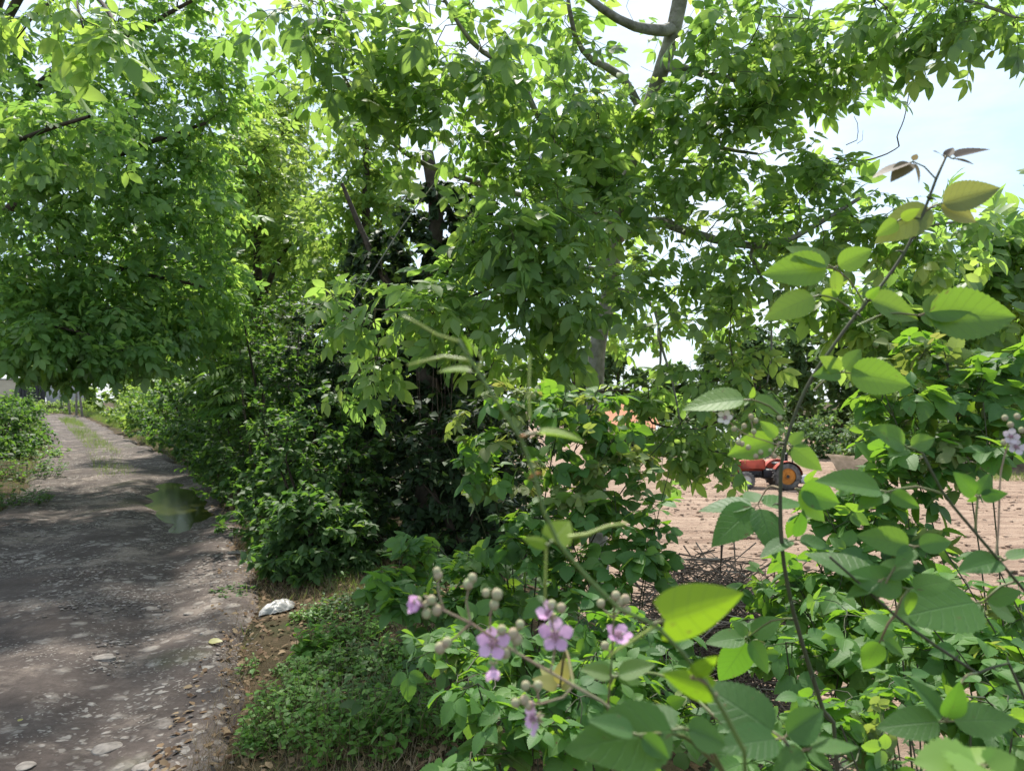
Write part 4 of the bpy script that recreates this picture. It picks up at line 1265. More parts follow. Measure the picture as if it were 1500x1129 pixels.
M_WALL = plain('ochre_render', (.50, .43, .33), .9, .1, .2, 1.5, bump=.2)
M_GREY = plain('grey_concrete', (.42, .41, .40), .9, .15, .25, 2, bump=.2)
M_DARKWOOD = plain('dark_gate', (.05, .05, .05), .7, .2, .4, 5)
M_ROOFO = plain('orange_roof_tile', (.62, .27, .15), .8, .2, .35, 6, bump=.3, col2=(.5, .24, .15))
M_ROOFG = plain('grey_sheet_roof', (.36, .38, .41), .55, .35, .25, 2)
M_RED = plain('red_tractor_paint', (.52, .085, .045), .55, .35, .5, 3)
M_ORANGE = plain('orange_wheel_paint', (.6, .24, .04), .6, .3, .5, 4)
M_RUBBER = plain('dusty_rubber', (.16, .155, .15), .9, .2, .35, 9, col2=(.07, .07, .07))
M_BLACK = plain('black_metal', (.025, .025, .028), .5, .4, .2, 8)
M_STEEL = plain('light_steel', (.5, .5, .5), .5, .4, .2, 8)
M_POST = plain('weathered_post', (.19, .17, .14), .85, .15, .4, 12, bump=.3)


def gable_roof(b, c, L_, W_, rise, over, rz, tiles=.28, thick=.06, corr=.035):
    """corrugated two-sided roof, ridge along local x"""
    cz, sz = math.cos(rz), math.sin(rz)
    Rm = np.array([[cz, -sz, 0], [sz, cz, 0], [0, 0, 1]])
    n = int(L_ / tiles * 4)
    xs = np.linspace(-L_ / 2, L_ / 2, n); rows = 9
    for s in (-1, 1):
        V = []
        for x_ in (0, -thick):
            for v in np.linspace(0, 1, rows):
                y = s * v * (W_ / 2 + over); z = rise * (1 - v * (W_ / 2 + over) / (W_ / 2)) + x_
                V.append(np.stack([xs, np.full(n, y), z + corr * np.sin(xs / tiles * 2 * np.pi) - .012 * (v * (rows - 1) % 2)], -1))
        V = np.array(V)
        q = grid_faces(rows, n)
        top = V[:rows].reshape(-1, 3); bot = V[rows:].reshape(-1, 3)
        b.raw(top @ Rm.T + c, None, q if s > 0 else q[:, ::-1])
        b.raw(bot @ Rm.T + c, None, q[:, ::-1] if s > 0 else q)
        e = np.vstack([top[-n:], bot[-n:]]); i = np.arange(n - 1)
        qe = np.stack([i, i + 1, i + 1 + n, i + n], -1)
        b.raw(e @ Rm.T + c, None, qe)


def shed(label, px, d, yr, ye, L_, W_, wallm, roofm, rz, cat='shed'):
    ridge, eave = P(px, yr, d), P(px, ye, d)
    base = np.array([ridge[0], d, FIELD_Z])
    root = empty('shed', base, label, cat)
    wh = eave[2] - base[2]; rise = ridge[2] - eave[2]
    b = MB(); cz, sz = math.cos(rz), math.sin(rz)
    Rm = np.array([[cz, -sz, 0], [sz, cz, 0], [0, 0, 1]])
    l, w2 = L_ / 2 - .15, W_ / 2 - .05
    V = np.array([[-l, -w2, 0], [l, -w2, 0], [l, w2, 0], [-l, w2, 0], [-l, -w2, wh], [l, -w2, wh], [l, w2, wh], [-l, w2, wh], [-l, 0, wh + rise - .1], [l, 0, wh + rise - .1]])
    b.raw(V @ Rm.T + base, [[4, 8, 7], [5, 6, 9]], [[0, 1, 5, 4], [1, 2, 6, 5], [2, 3, 7, 6], [3, 0, 4, 7]])
    b.build('wall', wallm, root)
    r = MB(); gable_roof(r, base + [0, 0, wh], L_ + .4, W_, rise, .3, rz); r.build('roof', roofm, root)
    dd = MB().box(base + Rm @ [-L_ * .2, -w2 - .02, wh * .42], (.8, .05, wh * .84), rz=rz); dd.build('door', M_DARKWOOD, root)
    ww = MB().box(base + Rm @ [L_ * .22, -w2 - .02, wh * .6], (.7, .05, wh * .35), rz=rz); ww.build('window', M_BLACK, root)
    return root


shed('small pale shed with an orange tiled roof beyond the field', 915, 46, 592, 619, 2.6, 3.2, M_WALL, M_ROOFO, .25)
shed('low shed with a grey sheet metal roof beyond the field', 1025, 44, 624, 645, 4.6, 4.0, M_GREY, M_ROOFG, -.15)


def tractor():
    d = 26.8
    g = FIELD_Z + .03
    c = P(1122, 715, d); base = np.array([c[0], d, g])
    root = empty('tractor', base, 'small red tractor with orange wheel hubs parked on the tilled field', 'tractor')
    A = lambda x, y, z: base + np.array([x, y, z])       # faces -x
    def hb(): return MB()
    b = hb(); b.box(A(-.55, 0, .82), (.95, .46, .42), bev=.08); b.box(A(-.98, 0, .76), (.12, .42, .40), bev=.05); b.build('hood', M_RED, root)
    b = hb(); b.box(A(-1.045, 0, .76), (.02, .32, .28)); b.build('grille', M_BLACK, root)
    for s in (-1, 1):
        hb().cyl(A(-1.02, s * .13, .9), A(-1.06, s * .13, .9), .05).build('headlight', M_STEEL, root)
    b = hb(); b.box(A(-.5, 0, .5), (.9, .3, .28), bev=.04); b.box(A(.25, 0, .5), (.9, .4, .34), bev=.05); b.box(A(-.95, 0, .42), (.2, .34, .16), bev=.03)
    b.cyl(A(-.85, -.5, .3), A(-.85, .5, .3), .04); b.cyl(A(.55, -.62, .46), A(.55, .62, .46), .06)
    for k in range(5): b.cyl(A(-.25 - k * .1, -.16, .5), A(-.25 - k * .1, -.19, .5), .035)
    b.build('chassis', M_BLACK, root)
    b = hb(); b.tube([A(-.6, -.16, 1.0), A(-.6, -.16, 1.35), A(-.56, -.16, 1.42)], .025, 8); b.build('exhaust', M_BLACK, root)
    for s in (-1, 1):
        b = hb()
        an = np.linspace(R_(5), R_(150), 12)
        for dy in (s * .36, s * .62):
            pass
        V = np.array([[.55 + .52 * math.cos(a), yy, .46 + .52 * math.sin(a)] for a in an for yy in (s * .36, s * .64)]) + base
        V2 = np.array([[.55 + .49 * math.cos(a), yy, .46 + .49 * math.sin(a)] for a in an for yy in (s * .36, s * .64)]) + base
        q = np.array([[2 * i, 2 * i + 1, 2 * i + 3, 2 * i + 2] for i in range(11)])
        b.raw(V, None, q); b.raw(V2, None, q[:, ::-1])
        side = np.array([[.55 + .52 * math.cos(a), s * .36, .46 + .52 * math.sin(a)] for a in an] + [[.55, s * .36, .5]]) + base
        b.raw(side, [[i, i + 1, 12] for i in range(11)])
        b.build('fender', M_RED, root)
        for wx, r, wd, yy in ((.55, .46, .26, .5), (-.85, .30, .16, .46)):
            p = A(wx, s * yy, r)
            t = hb()
            prof = [(.62, -.5), (.9, -.5), (1.0, -.36), (1.0, .36), (.9, .5), (.62, .5)]
            an2 = np.linspace(0, 2 * np.pi, 36, endpoint=False)
            V = np.array([[p[0] + r * pr * math.cos(a), p[1] + w2 * wd, p[2] + r * pr * math.sin(a)] for a in an2 for pr, w2 in prof])
            m = len(prof)
            q = [[i * m + j, ((i + 1) % 36) * m + j, ((i + 1) % 36) * m + j + 1, i * m + j + 1] for i in range(36) for j in range(m - 1)]
            t.raw(V, None, q)
            for k in range(18):
                a = k / 18 * 6.2832
                for sd in (-1, 1):
                    aa = a + sd * .08
                    c0 = p + [math.cos(aa) * r * 1.02, sd * wd * .25, math.sin(aa) * r * 1.02]
                    t.tube([c0 + [0, -wd * .22, 0], c0 + [math.cos(a + .2) * 0, wd * .22, 0]], .025 * r / .46, 4)
            w_o = t.build('wheel', M_RUBBER, root)
            rim = hb()
            rim.cyl(p - [0, wd * .3, 0], p + [0, wd * .3, 0], r * .62, sides=24)
            rim.cyl(p + [0, s * wd * .28, 0], p + [0, s * wd * .44, 0], r * .22, r * .18, 12)
            for k in range(6):
                a = k / 6 * 6.2832
                rim.cyl(p + [math.cos(a) * r * .38, s * wd * .3, math.sin(a) * r * .38], p + [math.cos(a) * r * .38, s * wd * .36, math.sin(a) * r * .38], .022, sides=6)
            rim.build('rim', M_ORANGE if wx > 0 else M_STEEL, w_o)
    b = hb(); b.box(A(.45, 0, .86), (.42, .42, .10), bev=.04); b.box(A(.66, 0, 1.06), (.1, .42, .36), bev=.04); b.build('seat', M_BLACK, root)
    b = hb(); b.tube([A(-.05, 0, 1.0), A(.1, 0, 1.16)], .02, 6)
    an = np.linspace(0, 2 * np.pi, 20)
    ring = np.stack([.1 + .07 * np.cos(an), .17 * np.sin(an), 1.16 + .13 * np.cos(an) * .8], -1) + base
    b.tube(ring, .014, 6); b.build('steering_wheel', M_BLACK, root)
    b = hb(); b.tube([A(.8, -.34, .55), A(.82, -.34, 1.7), A(.82, -.28, 1.76), A(.82, .28, 1.76), A(.82, .34, 1.7), A(.8, .34, .55)], .025, 8); b.build('roll_bar', M_BLACK, root)
    b = hb(); b.box(A(1.15, 0, .35), (.35, 1.1, .3), bev=.05); b.tube([A(.9, -.2, .45), A(1.15, -.2, .5)], .03); b.tube([A(.9, .2, .45), A(1.15, .2, .5)], .03); b.build('tiller', M_STEEL, root)


tractor()

# ------------------------------------------------------------------ end of the track
def end_of_track():
    z = gz(-36, 55)
    w1 = empty('wall', (-37.4, 56, z), 'pale ochre rendered wall at the end of the track', 'wall')
    MB().box((-38.6, 56, z + 1.1), (4.2, .25, 2.2), bev=.02).build('wall_face', M_WALL, w1); MB().box((-38.6, 56, z + 2.25), (4.3, .36, .1), bev=.02).build('coping', M_GREY, w1)
    g = empty('gate', (-35.3, 56, z), 'dark wooden gate beside the ochre wall', 'gate')
    for k in range(8): MB().box((-36.3 + k * .25, 56, z + .98), (.23, .06, 1.9), bev=.01).build('board', M_DARKWOOD, g)
    MB().box((-35.4, 56.06, z + 1.5), (2.1, .06, .12)).build('rail', M_DARKWOOD, g)
    w2 = empty('wall', (-32.8, 56, z), 'grey concrete wall on the far side of the dark gate', 'wall')
    MB().box((-32.9, 56, z + 1.0), (2.8, .25, 2.0), bev=.02).build('wall_face', M_GREY, w2); MB().box((-32.9, 56, z + 2.04), (2.9, .34, .08), bev=.02).build('coping', M_GREY, w2)
    rng = rg()
    pts = [(103, 588, 48, 1.9, .06, 'leaning pale fence post at the far bend, slanting most'), (112, 590, 46, 1.6, .0, 'straight pale fence post at the far bend'), (121, 590, 44, 1.7, .05, 'pale fence post at the far bend nearest the sunlit shrubs')]
    for px, py, d, h, ln, lb in pts:
        x = (px - 750) / FPX * d; zz = gz(x, d)
        b = MB().tube([(x, d, zz - .1), (x - ln * 4, d, zz + h)], [.07, .06], 8)
        o = b.build('fence_post', M_POST, at=(x, d, zz)); tag(o, lb, 'post', 'fence posts at the far bend')
    t = empty('log_heap', (-32.2, 54.6, z), 'heap of brown logs in front of the grey wall', 'logs')
    for k in range(9):
        MB().cyl((-33.2 + .28 * (k % 5) + .14 * (k // 5), 54.2, z + .14 + .24 * (k // 5)), (-33.1 + .28 * (k % 5) + .14 * (k // 5), 55.4, z + .14 + .24 * (k // 5)), .13, sides=10).build('log', M_POST, t)


end_of_track()


# ================================================================== verge
def on_ground(x, y): return np.stack([x, y, hgt(x, y)], -1)


def band(n, e0, e1, y0, y1, rng, pw=1.0):
    """points beside the track: lateral e0..e1, y range, more of them close by"""
    y = y0 + (y1 - y0) * rng.uniform(0, 1, n) ** pw
    i = np.clip(np.searchsorted(TRK[:, 1], y), 1, len(TRK) - 1)
    f = ((y - TRK[i - 1, 1]) / np.maximum(TRK[i, 1] - TRK[i - 1, 1], 1e-6))[:, None]
    tg = nrm(TRK[i] - TRK[i - 1]); e = rng.uniform(e0, e1, n)
    p = TRK[i - 1] * (1 - f) + TRK[i] * f + np.stack([tg[:, 1], -tg[:, 0]], -1) * e[:, None]
    return p[:, 0], p[:, 1]


def patchy(x, y, f, ph):
    return np.sin(x * f + ph) * np.cos(y * f * 1.13 + ph * 2) + .6 * np.sin(x * f * 2.3 + y * f * 1.7 + ph)


def grass_patch(name, label, specs, mat, rng, lo=.06, hi=.2, wide=1.0):
    g = MB()
    for n, e0, e1, y0, y1, thr, pw in specs:
        x, y = band(n, e0, e1, y0, y1, rng, pw)
        ok = patchy(x, y, 1.9, 1.0) + rng.normal(0, .45, n) > thr
        x, y = x[ok], y[ok]; k = len(x)
        p = on_ground(x, y) - [0, 0, .01]
        d = np.stack([rng.normal(0, .55, k), rng.normal(0, .55, k), np.ones(k)], -1)
        w_ = rng.integers(0, 4, k)
        sc = rng.uniform(lo, hi, k) * (1 + .035 * np.clip(y - 6, 0, 40))
        M = frame(d, rng.normal(size=(k, 3)))
        for j, T in enumerate(T_GR):
            s = w_ == j
            g.inst(dict(T, v=T['v'] * [wide, 1, 1]), p[s], M[s], sc[s], np.clip(rng.normal(.45, .25, s.sum()), 0, 1))
    o = g.build(name, mat); tag(o, kind='stuff', label=label)


grass_patch('grass', 'green grass along both edges of the track', [(6000, 1.35, 2.6, 4.2, 14, .1, 1.2), (9000, 1.2, 2.6, 12, 46, -.4, 1), (12000, -3.6, -1.3, 9, 46, -.6, 1), (5000, -.35, .35, 14, 40, -.2, 1), (7000, 1.4, 4, 26, 48, -.9, 1)], MAT['grass'], rg(), .05, .15, 1.0)
grass_patch('dry_grass', 'dry straw and dead grass on the verge', [(24000, 1.3, 2.6, 2.4, 8, -.4, 1.1), (1500, 1.2, 2.2, 8, 16, .2, 1)], MAT['dry'], rg(), .03, .11, .8)


grass_patch('moss', 'low yellow-green mossy growth on the verge behind the plastic bag', [(16000, 1.95, 3.0, 4.2, 7.6, .2, 1.1), (9000, 1.6, 2.9, 2.5, 4.6, -.1, 1)], MAT['grass'], rg(), .012, .05, 3.0)


def litter():
    """dead leaves and straw lying flat"""
    rng = rg(); b = MB(); n = 5200
    x, y = band(n, 1.15, 2.9, 2.4, 10, rng, 1.2)
    p = on_ground(x, y) + np.stack([0 * x, 0 * x, rng.uniform(.003, .02, n)], -1)
    d = rng.normal(size=(n, 3)) * [1, 1, .15]
    M = frame(d, np.array([0, 0, 1]) + rng.normal(0, .3, (n, 3)))
    sc = rng.uniform(.02, .055, n)
    b.inst(T_OV[1], p, M, sc, rng.uniform(0, 1, n))
    o = b.build('leaf_litter', leaf_mat('dead_leaf', [(.10, .06, .035), (.17, .11, .065), (.27, .2, .12)], [(.1, .06, .03)] * 2, rough=.8, spec=.15, tfac=.12)); tag(o, kind='stuff', label='brown dead leaves littering the verge')


litter()


def gravel():
    rng = rg(); b = MB()
    for n, e0, e1, y0, y1, thr, lo, hi, pw in ((5200, -1.5, 1.5, 2.4, 7.2, .25, .003, .011, 1.2), (2000, -1.5, 1.5, 3.2, 14, .1, .004, .015, 1.3), (1300, -.2, 1.2, 4.6, 6.8, -.1, .005, .019, 1.0), (1300, -1.5, -.6, 6, 9.5, -.3, .006, .019, 1)):
        x, y = band(n, e0, e1, y0, y1, rng, pw)
        ok = patchy(x, y, 2.1, 2.2) + rng.normal(0, .35, n) > thr
        x, y = x[ok], y[ok]; k = len(x)
        s = np.exp(rng.uniform(math.log(lo), math.log(hi), k))
        T = dict(v=ICO[1]['v'], t=ICO[1]['t'], q=np.zeros((0, 4), int), uv=np.zeros((len(ICO[1]['v']), 2)), r=np.zeros(len(ICO[1]['v'])))
        T['v'] = T['v'] * (1 + rng.normal(0, .14, (len(T['v']), 1)))
        a = rng.uniform(0, 6.28, k)
        M = np.zeros((k, 3, 3)); M[:, 0, 0] = np.cos(a) * 1.3; M[:, 0, 1] = -np.sin(a); M[:, 1, 0] = np.sin(a) * 1.3; M[:, 1, 1] = np.cos(a); M[:, 2, 2] = rng.uniform(.2, .4, k)
        b.inst(T, np.stack([x, y, track_z(x, y, lateral(x, y) / 1.5) + s * .05], -1), M, s, rng.uniform(0, 1, k))
    m, n_, bs = new_mat('gravel_stone')
    at = n_.nodes.new("ShaderNodeAttribute"); at.attribute_name = 'rnd'
    r = ramp(n_, [(0, (.09, .073, .062)), (.5, (.16, .135, .118)), (1, (.30, .265, .235))]); n_.links.new(at.outputs['Fac'], r.inputs['Fac']); n_.links.new(r.outputs['Color'], bs.inputs['Base Color'])
    bs.inputs['Roughness'].default_value = .9
    o = b.build('gravel', m, smooth=False); tag(o, kind='stuff', label='loose gravel scattered over the track')
    return m


M_GRAVEL = gravel()
M_STONE = plain('pale_stone', (.30, .265, .235), .9, .15, .45, 25, bump=.4, bscale=60)


def stones():
    rng = rg()
    S = [(212, 790, .11, .05, 'long flat pale stone lying across the middle of the track'), (348, 781, .09, .05, 'flat pale stone at the track edge beyond the plastic scrap'), (350, 812, .14, .07, 'broad flat pale stone at the track edge, closest above the plastic scrap'),
         (160, 1088, .085, .06, 'rounded pale stone bedded in the nearest part of the track, between two others'), (218, 1118, .075, .05, 'pale stone at the very bottom of the view next to a flat one'), (268, 1098, .05, .035, 'angular stone right of the rounded pale one'),
         (298, 1110, .028, .02, 'small upright whitish stone near the brown scrap'), (232, 893, .065, .035, 'round flat stone in the cobble patch'), (277, 894, .05, .035, 'second round flat stone of the cobble patch, nearer the plastic scrap'),
         (155, 960, .10, .06, 'worn pale slab worn flush with the track'), (110, 1128, .08, .06, 'pale stone cut by the lower edge of the view'), (330, 985, .03, .02, 'single small pale stone near the low weeds'), (40, 1120, .06, .045, 'pale stone closest to the corner of the view'),
         (316, 855, .05, .02, 'oval pale stone before the creeping weed'), (160, 859, .025, .018, 'lone small stone on the smooth wheel rut')]
    for px, py, a, c_, lb in S:
        d = EYE * FPX / (py - HZ); p = P(px, py, d)
        z0 = float(track_z(p[0], p[1], lateral(np.array([p[0]]), np.array([p[1]]))[0] / 1.5))
        b = MB().blob((p[0], p[1], z0 - .002), (a * .7, c_ * .95, .004 + a * .06), 3, .5, rng)
        o = b.build('stone', M_STONE, smooth=False, at=(p[0], p[1], 0)); tag(o, lb, 'stone', 'stones bedded in the track')


stones()


def flat_leaf(label, px, py, ln, ang, mat, T, rng, name='fallen_leaf'):
    d = EYE * FPX / (py - HZ); p = P(px, py, d); p[2] = gz(p[0], p[1]) + .03
    a = R_(ang)
    b = MB().inst(T, [p], frame(np.array([[math.cos(a), math.sin(a), .12]]), np.array([[.1, -.3, 1]])), [ln], [.6])
    o = b.build(name, mat, at=p, smooth=True); tag(o, label, 'leaf', 'fallen leaves on the track')


T_BIG = [leaf_T(9, .34, .42, .15, .12, 2, .03, .03)]
flat_leaf('yellow fallen leaf lying flat in the middle of the pale dirt', 306, 946, .085, 10, MAT['yellow'], T_BIG[0], RNG)
flat_leaf('yellow-green fallen leaf at the edge of the low weeds', 358, 1070, .085, 35, MAT['yellow'], T_BIG[0], RNG)
flat_leaf('tiny pale fallen leaf on the near dirt', 28, 1064, .03, 80, MAT['yellow'], T_BIG[0], RNG)


def plastic_scrap():
    rng = rg()
    p = P(408, 890, 5.55); p[2] = gz(p[0], p[1])
    n, m = 40, 34
    u = np.linspace(-1, 1, n); v = np.linspace(-1, 1, m)
    U, V = np.meshgrid(u, v, indexing='ij')
    ang = np.arctan2(V, U); rr = np.maximum(np.abs(U), np.abs(V))
    edge = 1 + .12 * np.sin(ang * 3 + 1) + .07 * np.sin(ang * 7)
    x = np.cos(ang) * rr * .085 * edge; y = np.sin(ang) * rr * .17 * edge
    z = .055 * (1 - rr ** 2.5) + .009 * np.abs(np.sin(U * 4 + V * 2.2 + .8 * np.sin(V * 3))) + .006 * np.abs(np.sin(V * 6 - U * 3 + np.sin(U * 4))) + rng.normal(0, .0006, U.shape)
    a = R_(-22); X = x * math.cos(a) - y * math.sin(a); Y = x * math.sin(a) + y * math.cos(a)
    m_, nn, bs = new_mat('crumpled_white_plastic')
    bs.inputs['Base Color'].default_value = (.31, .30, .285, 1); bs.inputs['Roughness'].default_value = .42; bs.inputs['Specular IOR Level'].default_value = .45
    t = nn.nodes.new("ShaderNodeTexCoord"); nz_ = nn.nodes.new("ShaderNodeTexVoronoi"); nz_.feature = 'DISTANCE_TO_EDGE'; nz_.inputs['Scale'].default_value = 22
    nn.links.new(t.outputs['Object'], nz_.inputs['Vector']); bp = nn.nodes.new("ShaderNodeBump"); bp.inputs['Strength'].default_value = .5; bp.inputs['Distance'].default_value = .02
    nn.links.new(nz_.outputs['Distance'], bp.inputs['Height']); nn.links.new(bp.outputs['Normal'], bs.inputs['Normal'])
    b = MB().raw(np.stack([X + p[0], Y + p[1], z + p[2] + .004], -1), None, grid_faces(n, m))
    o = b.build('plastic_bag', m_, smooth=True, at=p); tag(o, 'crumpled whitish plastic bag lying at the edge of the track', 'bag')
    q = P(343, 1110, EYE * FPX / (1110 - HZ)); q[2] = gz(q[0], q[1])
    b = MB().tube(catmull([q + [-.03, -.01, .012], q + [0, 0, .016], q + [.035, .025, .014]], .01), .009, 6)
    o = b.build('bark_scrap', plain('brown_bark_scrap', (.22, .12, .07), .8, .2, .4, 40), smooth=True, at=q); tag(o, 'small reddish brown scrap of bark beside the near weeds', 'bark')


plastic_scrap()


# low herbs: clumps of small leafed weeds on the verge
def herb(label, x, y, r, h, n, T, size, mat, rng, per=7, name='weed_clump', cat='weeds', up=1.0, flat=.0, group=None, z0=None):
    z = gz(x, y) if z0 is None else z0
    base = np.array([x, y, z]); root = empty(name, base, label, cat, group)
    st = MB(); pos = []; dirs = []
    for k in range(n):
        a = rng.uniform(0, 6.28); q = r * rng.uniform(0, 1) ** .6
        p0 = base + [math.cos(a) * q * .8, math.sin(a) * q * .8, 0]; p0[2] = gz(p0[0], p0[1]) - .01
        hh = h * rng.uniform(.45, 1.05) * (1 - .45 * (q / r) ** 2)
        p1 = p0 + [math.cos(a) * hh * rng.uniform(0, .6), math.sin(a) * hh * rng.uniform(0, .6), hh]
        m = max(4, int(hh / .05))
        pts = catmull([p0, (p0 + p1) / 2 + rng.normal(0, .02, 3), p1], hh / m)
        st.tube(pts, np.linspace(.0035, .0015, len(pts)), 3)
        t = rng.uniform(.15, 1, per) ** .7; t[0] = 1
        i = np.minimum((t * (len(pts) - 1)).astype(int), len(pts) - 1)
        pos.append(pts[i]); b = rng.uniform(0, 6.28, per)
        dirs.append(np.stack([np.cos(b), np.sin(b), rng.uniform(-.3, .6, per)], -1))
    pos = np.vstack(pos); dirs = np.vstack(dirs); k = len(pos)
    st.build('stem', MAT['greencane'], root, smooth=True)
    lf = MB(); w_ = rng.integers(0, len(T), k)
    M = frame(dirs, np.array([0, 0, up]) + rng.normal(0, .3, (k, 3))); sc = size * np.clip(rng.normal(1, .25, k), .5, 1.6); rv = np.clip(rng.normal(.5, .22, k), 0, 1)
    for j, TT in enumerate(T):
        s = w_ == j; lf.inst(TT, pos[s], M[s], sc[s], rv[s])
    lf.build('foliage', mat, root, smooth=True)
    return root


def at_g(px, py, z=0.0):
    d = (EYE - z) * FPX / (py - HZ)
    return (px - 750) / FPX * d, d


HERBS = [(455, 905, .16, .12, 60, 'herb', .026, 'low bright weeds close behind the plastic bag'), (520, 940, .22, .2, 90, 'herb', .032, 'bright weeds on the slope between the bag and the bramble'), (440, 985, .15, .1, 50, 'herb', .026, 'sparse bright weeds in the dry strip before the bag'), (575, 1000, .24, .2, 90, 'herb', .034, 'bright weeds lapping the foot of the bramble mound'), (385, 1095, .12, .12, 50, 'herb', .026, 'small bright weeds spilling onto the track edge by the brown bark scrap'), (420, 1030, .16, .15, 70, 'herb', .028, 'bright weeds between the near corner clump and the dry verge'), (545, 1110, .2, .24, 80, 'herb', .034, 'leafy bright weeds at the lower edge left of the bramble'.replace('left of', 'just before'), ), (430, 1075, .26, .20, 120, 'herb', .030, 'bright small-leafed weeds at the near corner of the verge'), (500, 1110, .28, .22, 120, 'herb', .030, 'bright small-leafed weeds beside the near corner clump'),
         (480, 1000, .24, .16, 90, 'herb', .034, 'low bright weeds behind the near corner clump'), (555, 1060, .3, .16, 120, 'shrub', .034, 'dull low weeds under the pale turned leaves'),
         (462, 965, .12, .24, 36, 'herb', .06, 'upright tuft of longer bright leaves near the plastic bag'), (540, 985, .3, .15, 110, 'shrub', .034, 'dark low creeping weeds on the slope of the verge'),
         (600, 1120, .3, .2, 110, 'herb', .036, 'weeds at the lower edge below the pink blossom'), (480, 850, .3, .16, 100, 'herb', .030, 'mossy low weeds on the dry verge behind the plastic bag'),
         (505, 905, .3, .18, 100, 'shrub', .034, 'low dark weeds along the slope beside the straw'), (340, 868, .22, .08, 24, 'shrub', .034, 'creeping weed crossing the track edge beside the plastic bag'),
         (445, 800, .18, .22, 40, 'ivy', .045, 'dark round weed tuft at the shady verge'), (395, 745, .45, .34, 70, 'shrub', .05, 'leafy weeds at the foot of the hedge by the puddle'),
         (440, 740, .5, .45, 80, 'shrub', .055, 'taller leafy weeds under the dark hedge'), (500, 770, .5, .45, 80, 'shrub', .055, 'leafy weeds below the shady hollow'), (355, 715, .5, .35, 60, 'shrub', .055, 'leafy weeds just past the puddle'),
         (30, 700, .8, .5, 90, 'shrub', .07, 'weeds on the outer verge under the roofing canopy'), (20, 655, 1.1, .5, 90, 'herb', .09, 'sunlit bright weeds on the outer verge'), (50, 670, .9, .35, 70, 'herb', .08, 'sunlit low weeds at the outer track edge'),
         (15, 740, .6, .35, 70, 'shrub', .06, 'shaded low weeds at the outer track edge'), (366, 985, .05, .10, 8, 'herb', .03, 'single small weed sprig on the track edge')]
for px, py, r, h, n, mt, sz, lb in HERBS:
    x, y = at_g(px, py)
    herb(lb, x, y, r, h, n, T_OV, sz, MAT[mt], rg())


def pale_leaves():
    rng = rg()
    x, y = at_g(575, 1070, .05); z = gz(x, y)
    herb('creeper showing pale silvery leaf undersides on the slope', x, y, .16, .12, 16, T_IVY, .045, MAT['pale'], rng, per=3, name='creeper', cat='creeper')


pale_leaves()


# brushwood pile behind the foreground stems
def brush():
    rng = rg()
    c = P(1045, 850, 4.6); base = np.array([c[0], c[1], gz(c[0], c[1])])
    root = empty('brush_pile', base, 'pile of dry brown prunings behind the brambles', 'brushwood')
    for nm, n, m, r in (('twigs', 1500, 'deadtwig', .005), ('bleached_twigs', 260, 'paletwig', .0045)):
        b = MB()
        for k in range(n):
            p = c + np.clip(rng.normal(0, 1, 3), -1.6, 1.6) * [.34, .3, .0] + [0, 0, rng.uniform(-.8, .08)]
            p[2] -= .35 * ((p[0] - c[0]) / .6) ** 2
            d = nrm(rng.normal(size=3) * [1, .8, .35]); l = rng.uniform(.08, .3)
            q = [p - d * l, p + rng.normal(0, .03, 3), p + d * l]
            b.tube(catmull(q, .1), np.linspace(r * rng.uniform(.5, 1.5), r * .35, len(catmull(q, .1))), 4)
        b.build(nm, MAT[m], root, smooth=True)


brush()


# ================================================================== brambles on the bank
def bush(label, foot, canes, ells_, n, size, per, rng, mats=None, young=0.0, Ts=None, group='brambles on the bank', name='bramble', cane_r=.0028, barkm=None, lean=None, spread=1.0, droop=.25):
    """arching canes from one foot, leafy shoots round them"""
    x, y = foot; base = np.array([x, y, gz(x, y)])
    root = empty(name, base, label, 'bramble', group)
    polys = []
    for k, (px, py, d) in enumerate(canes):
        p = P(px, py, d); m = (base + p) / 2; m[2] = base[2] * .35 + p[2] * .65 + .05
        polys.append(([base - [0, 0, .03], base * .8 + m * .2 + [0, 0, .05], m, p], cane_r * 1.3, cane_r * .6))
    at = pix_ells(ells_, n, rng, .5) if ells_ else np.zeros((0, 3))
    g = hgt(at[:, 0], at[:, 1]) if len(at) else 0
    at[:, 2] = np.maximum(at[:, 2], g + .05)
    chains, X, rad, term, dr = skeleton(polys, at, rng, .35, .0012, sag=.15, seg=.07)
    st = MB(); draw_chains(st, chains, X, rad); st.build('cane', barkm or MAT['cane'], root, smooth=True)
    lf = MB()
    nt_ = len(term); sel = rng.uniform(0, 1, nt_) < young
    A = [t for t, s in zip(term, sel) if not s]; B = [t for t, s in zip(term, sel) if s]
    scatter_leaves(lf, Ts or T_BRN, X, A, rng, per, size, tmin=.3, droop=droop, spread=spread, sig=.22, up=1.0, lean=lean)
    lf.build('foliage', mats or MAT['bramble'], root, smooth=True)
    if B:
        ly = MB(); scatter_leaves(ly, Ts or T_BRN, X, B, rng, per + .5, size * .72, tmin=.4, droop=.1, spread=.9, sig=.25, up=.8, rmean=.6)
        ly.build('young_foliage', MAT['young'], root, smooth=True)
    return root


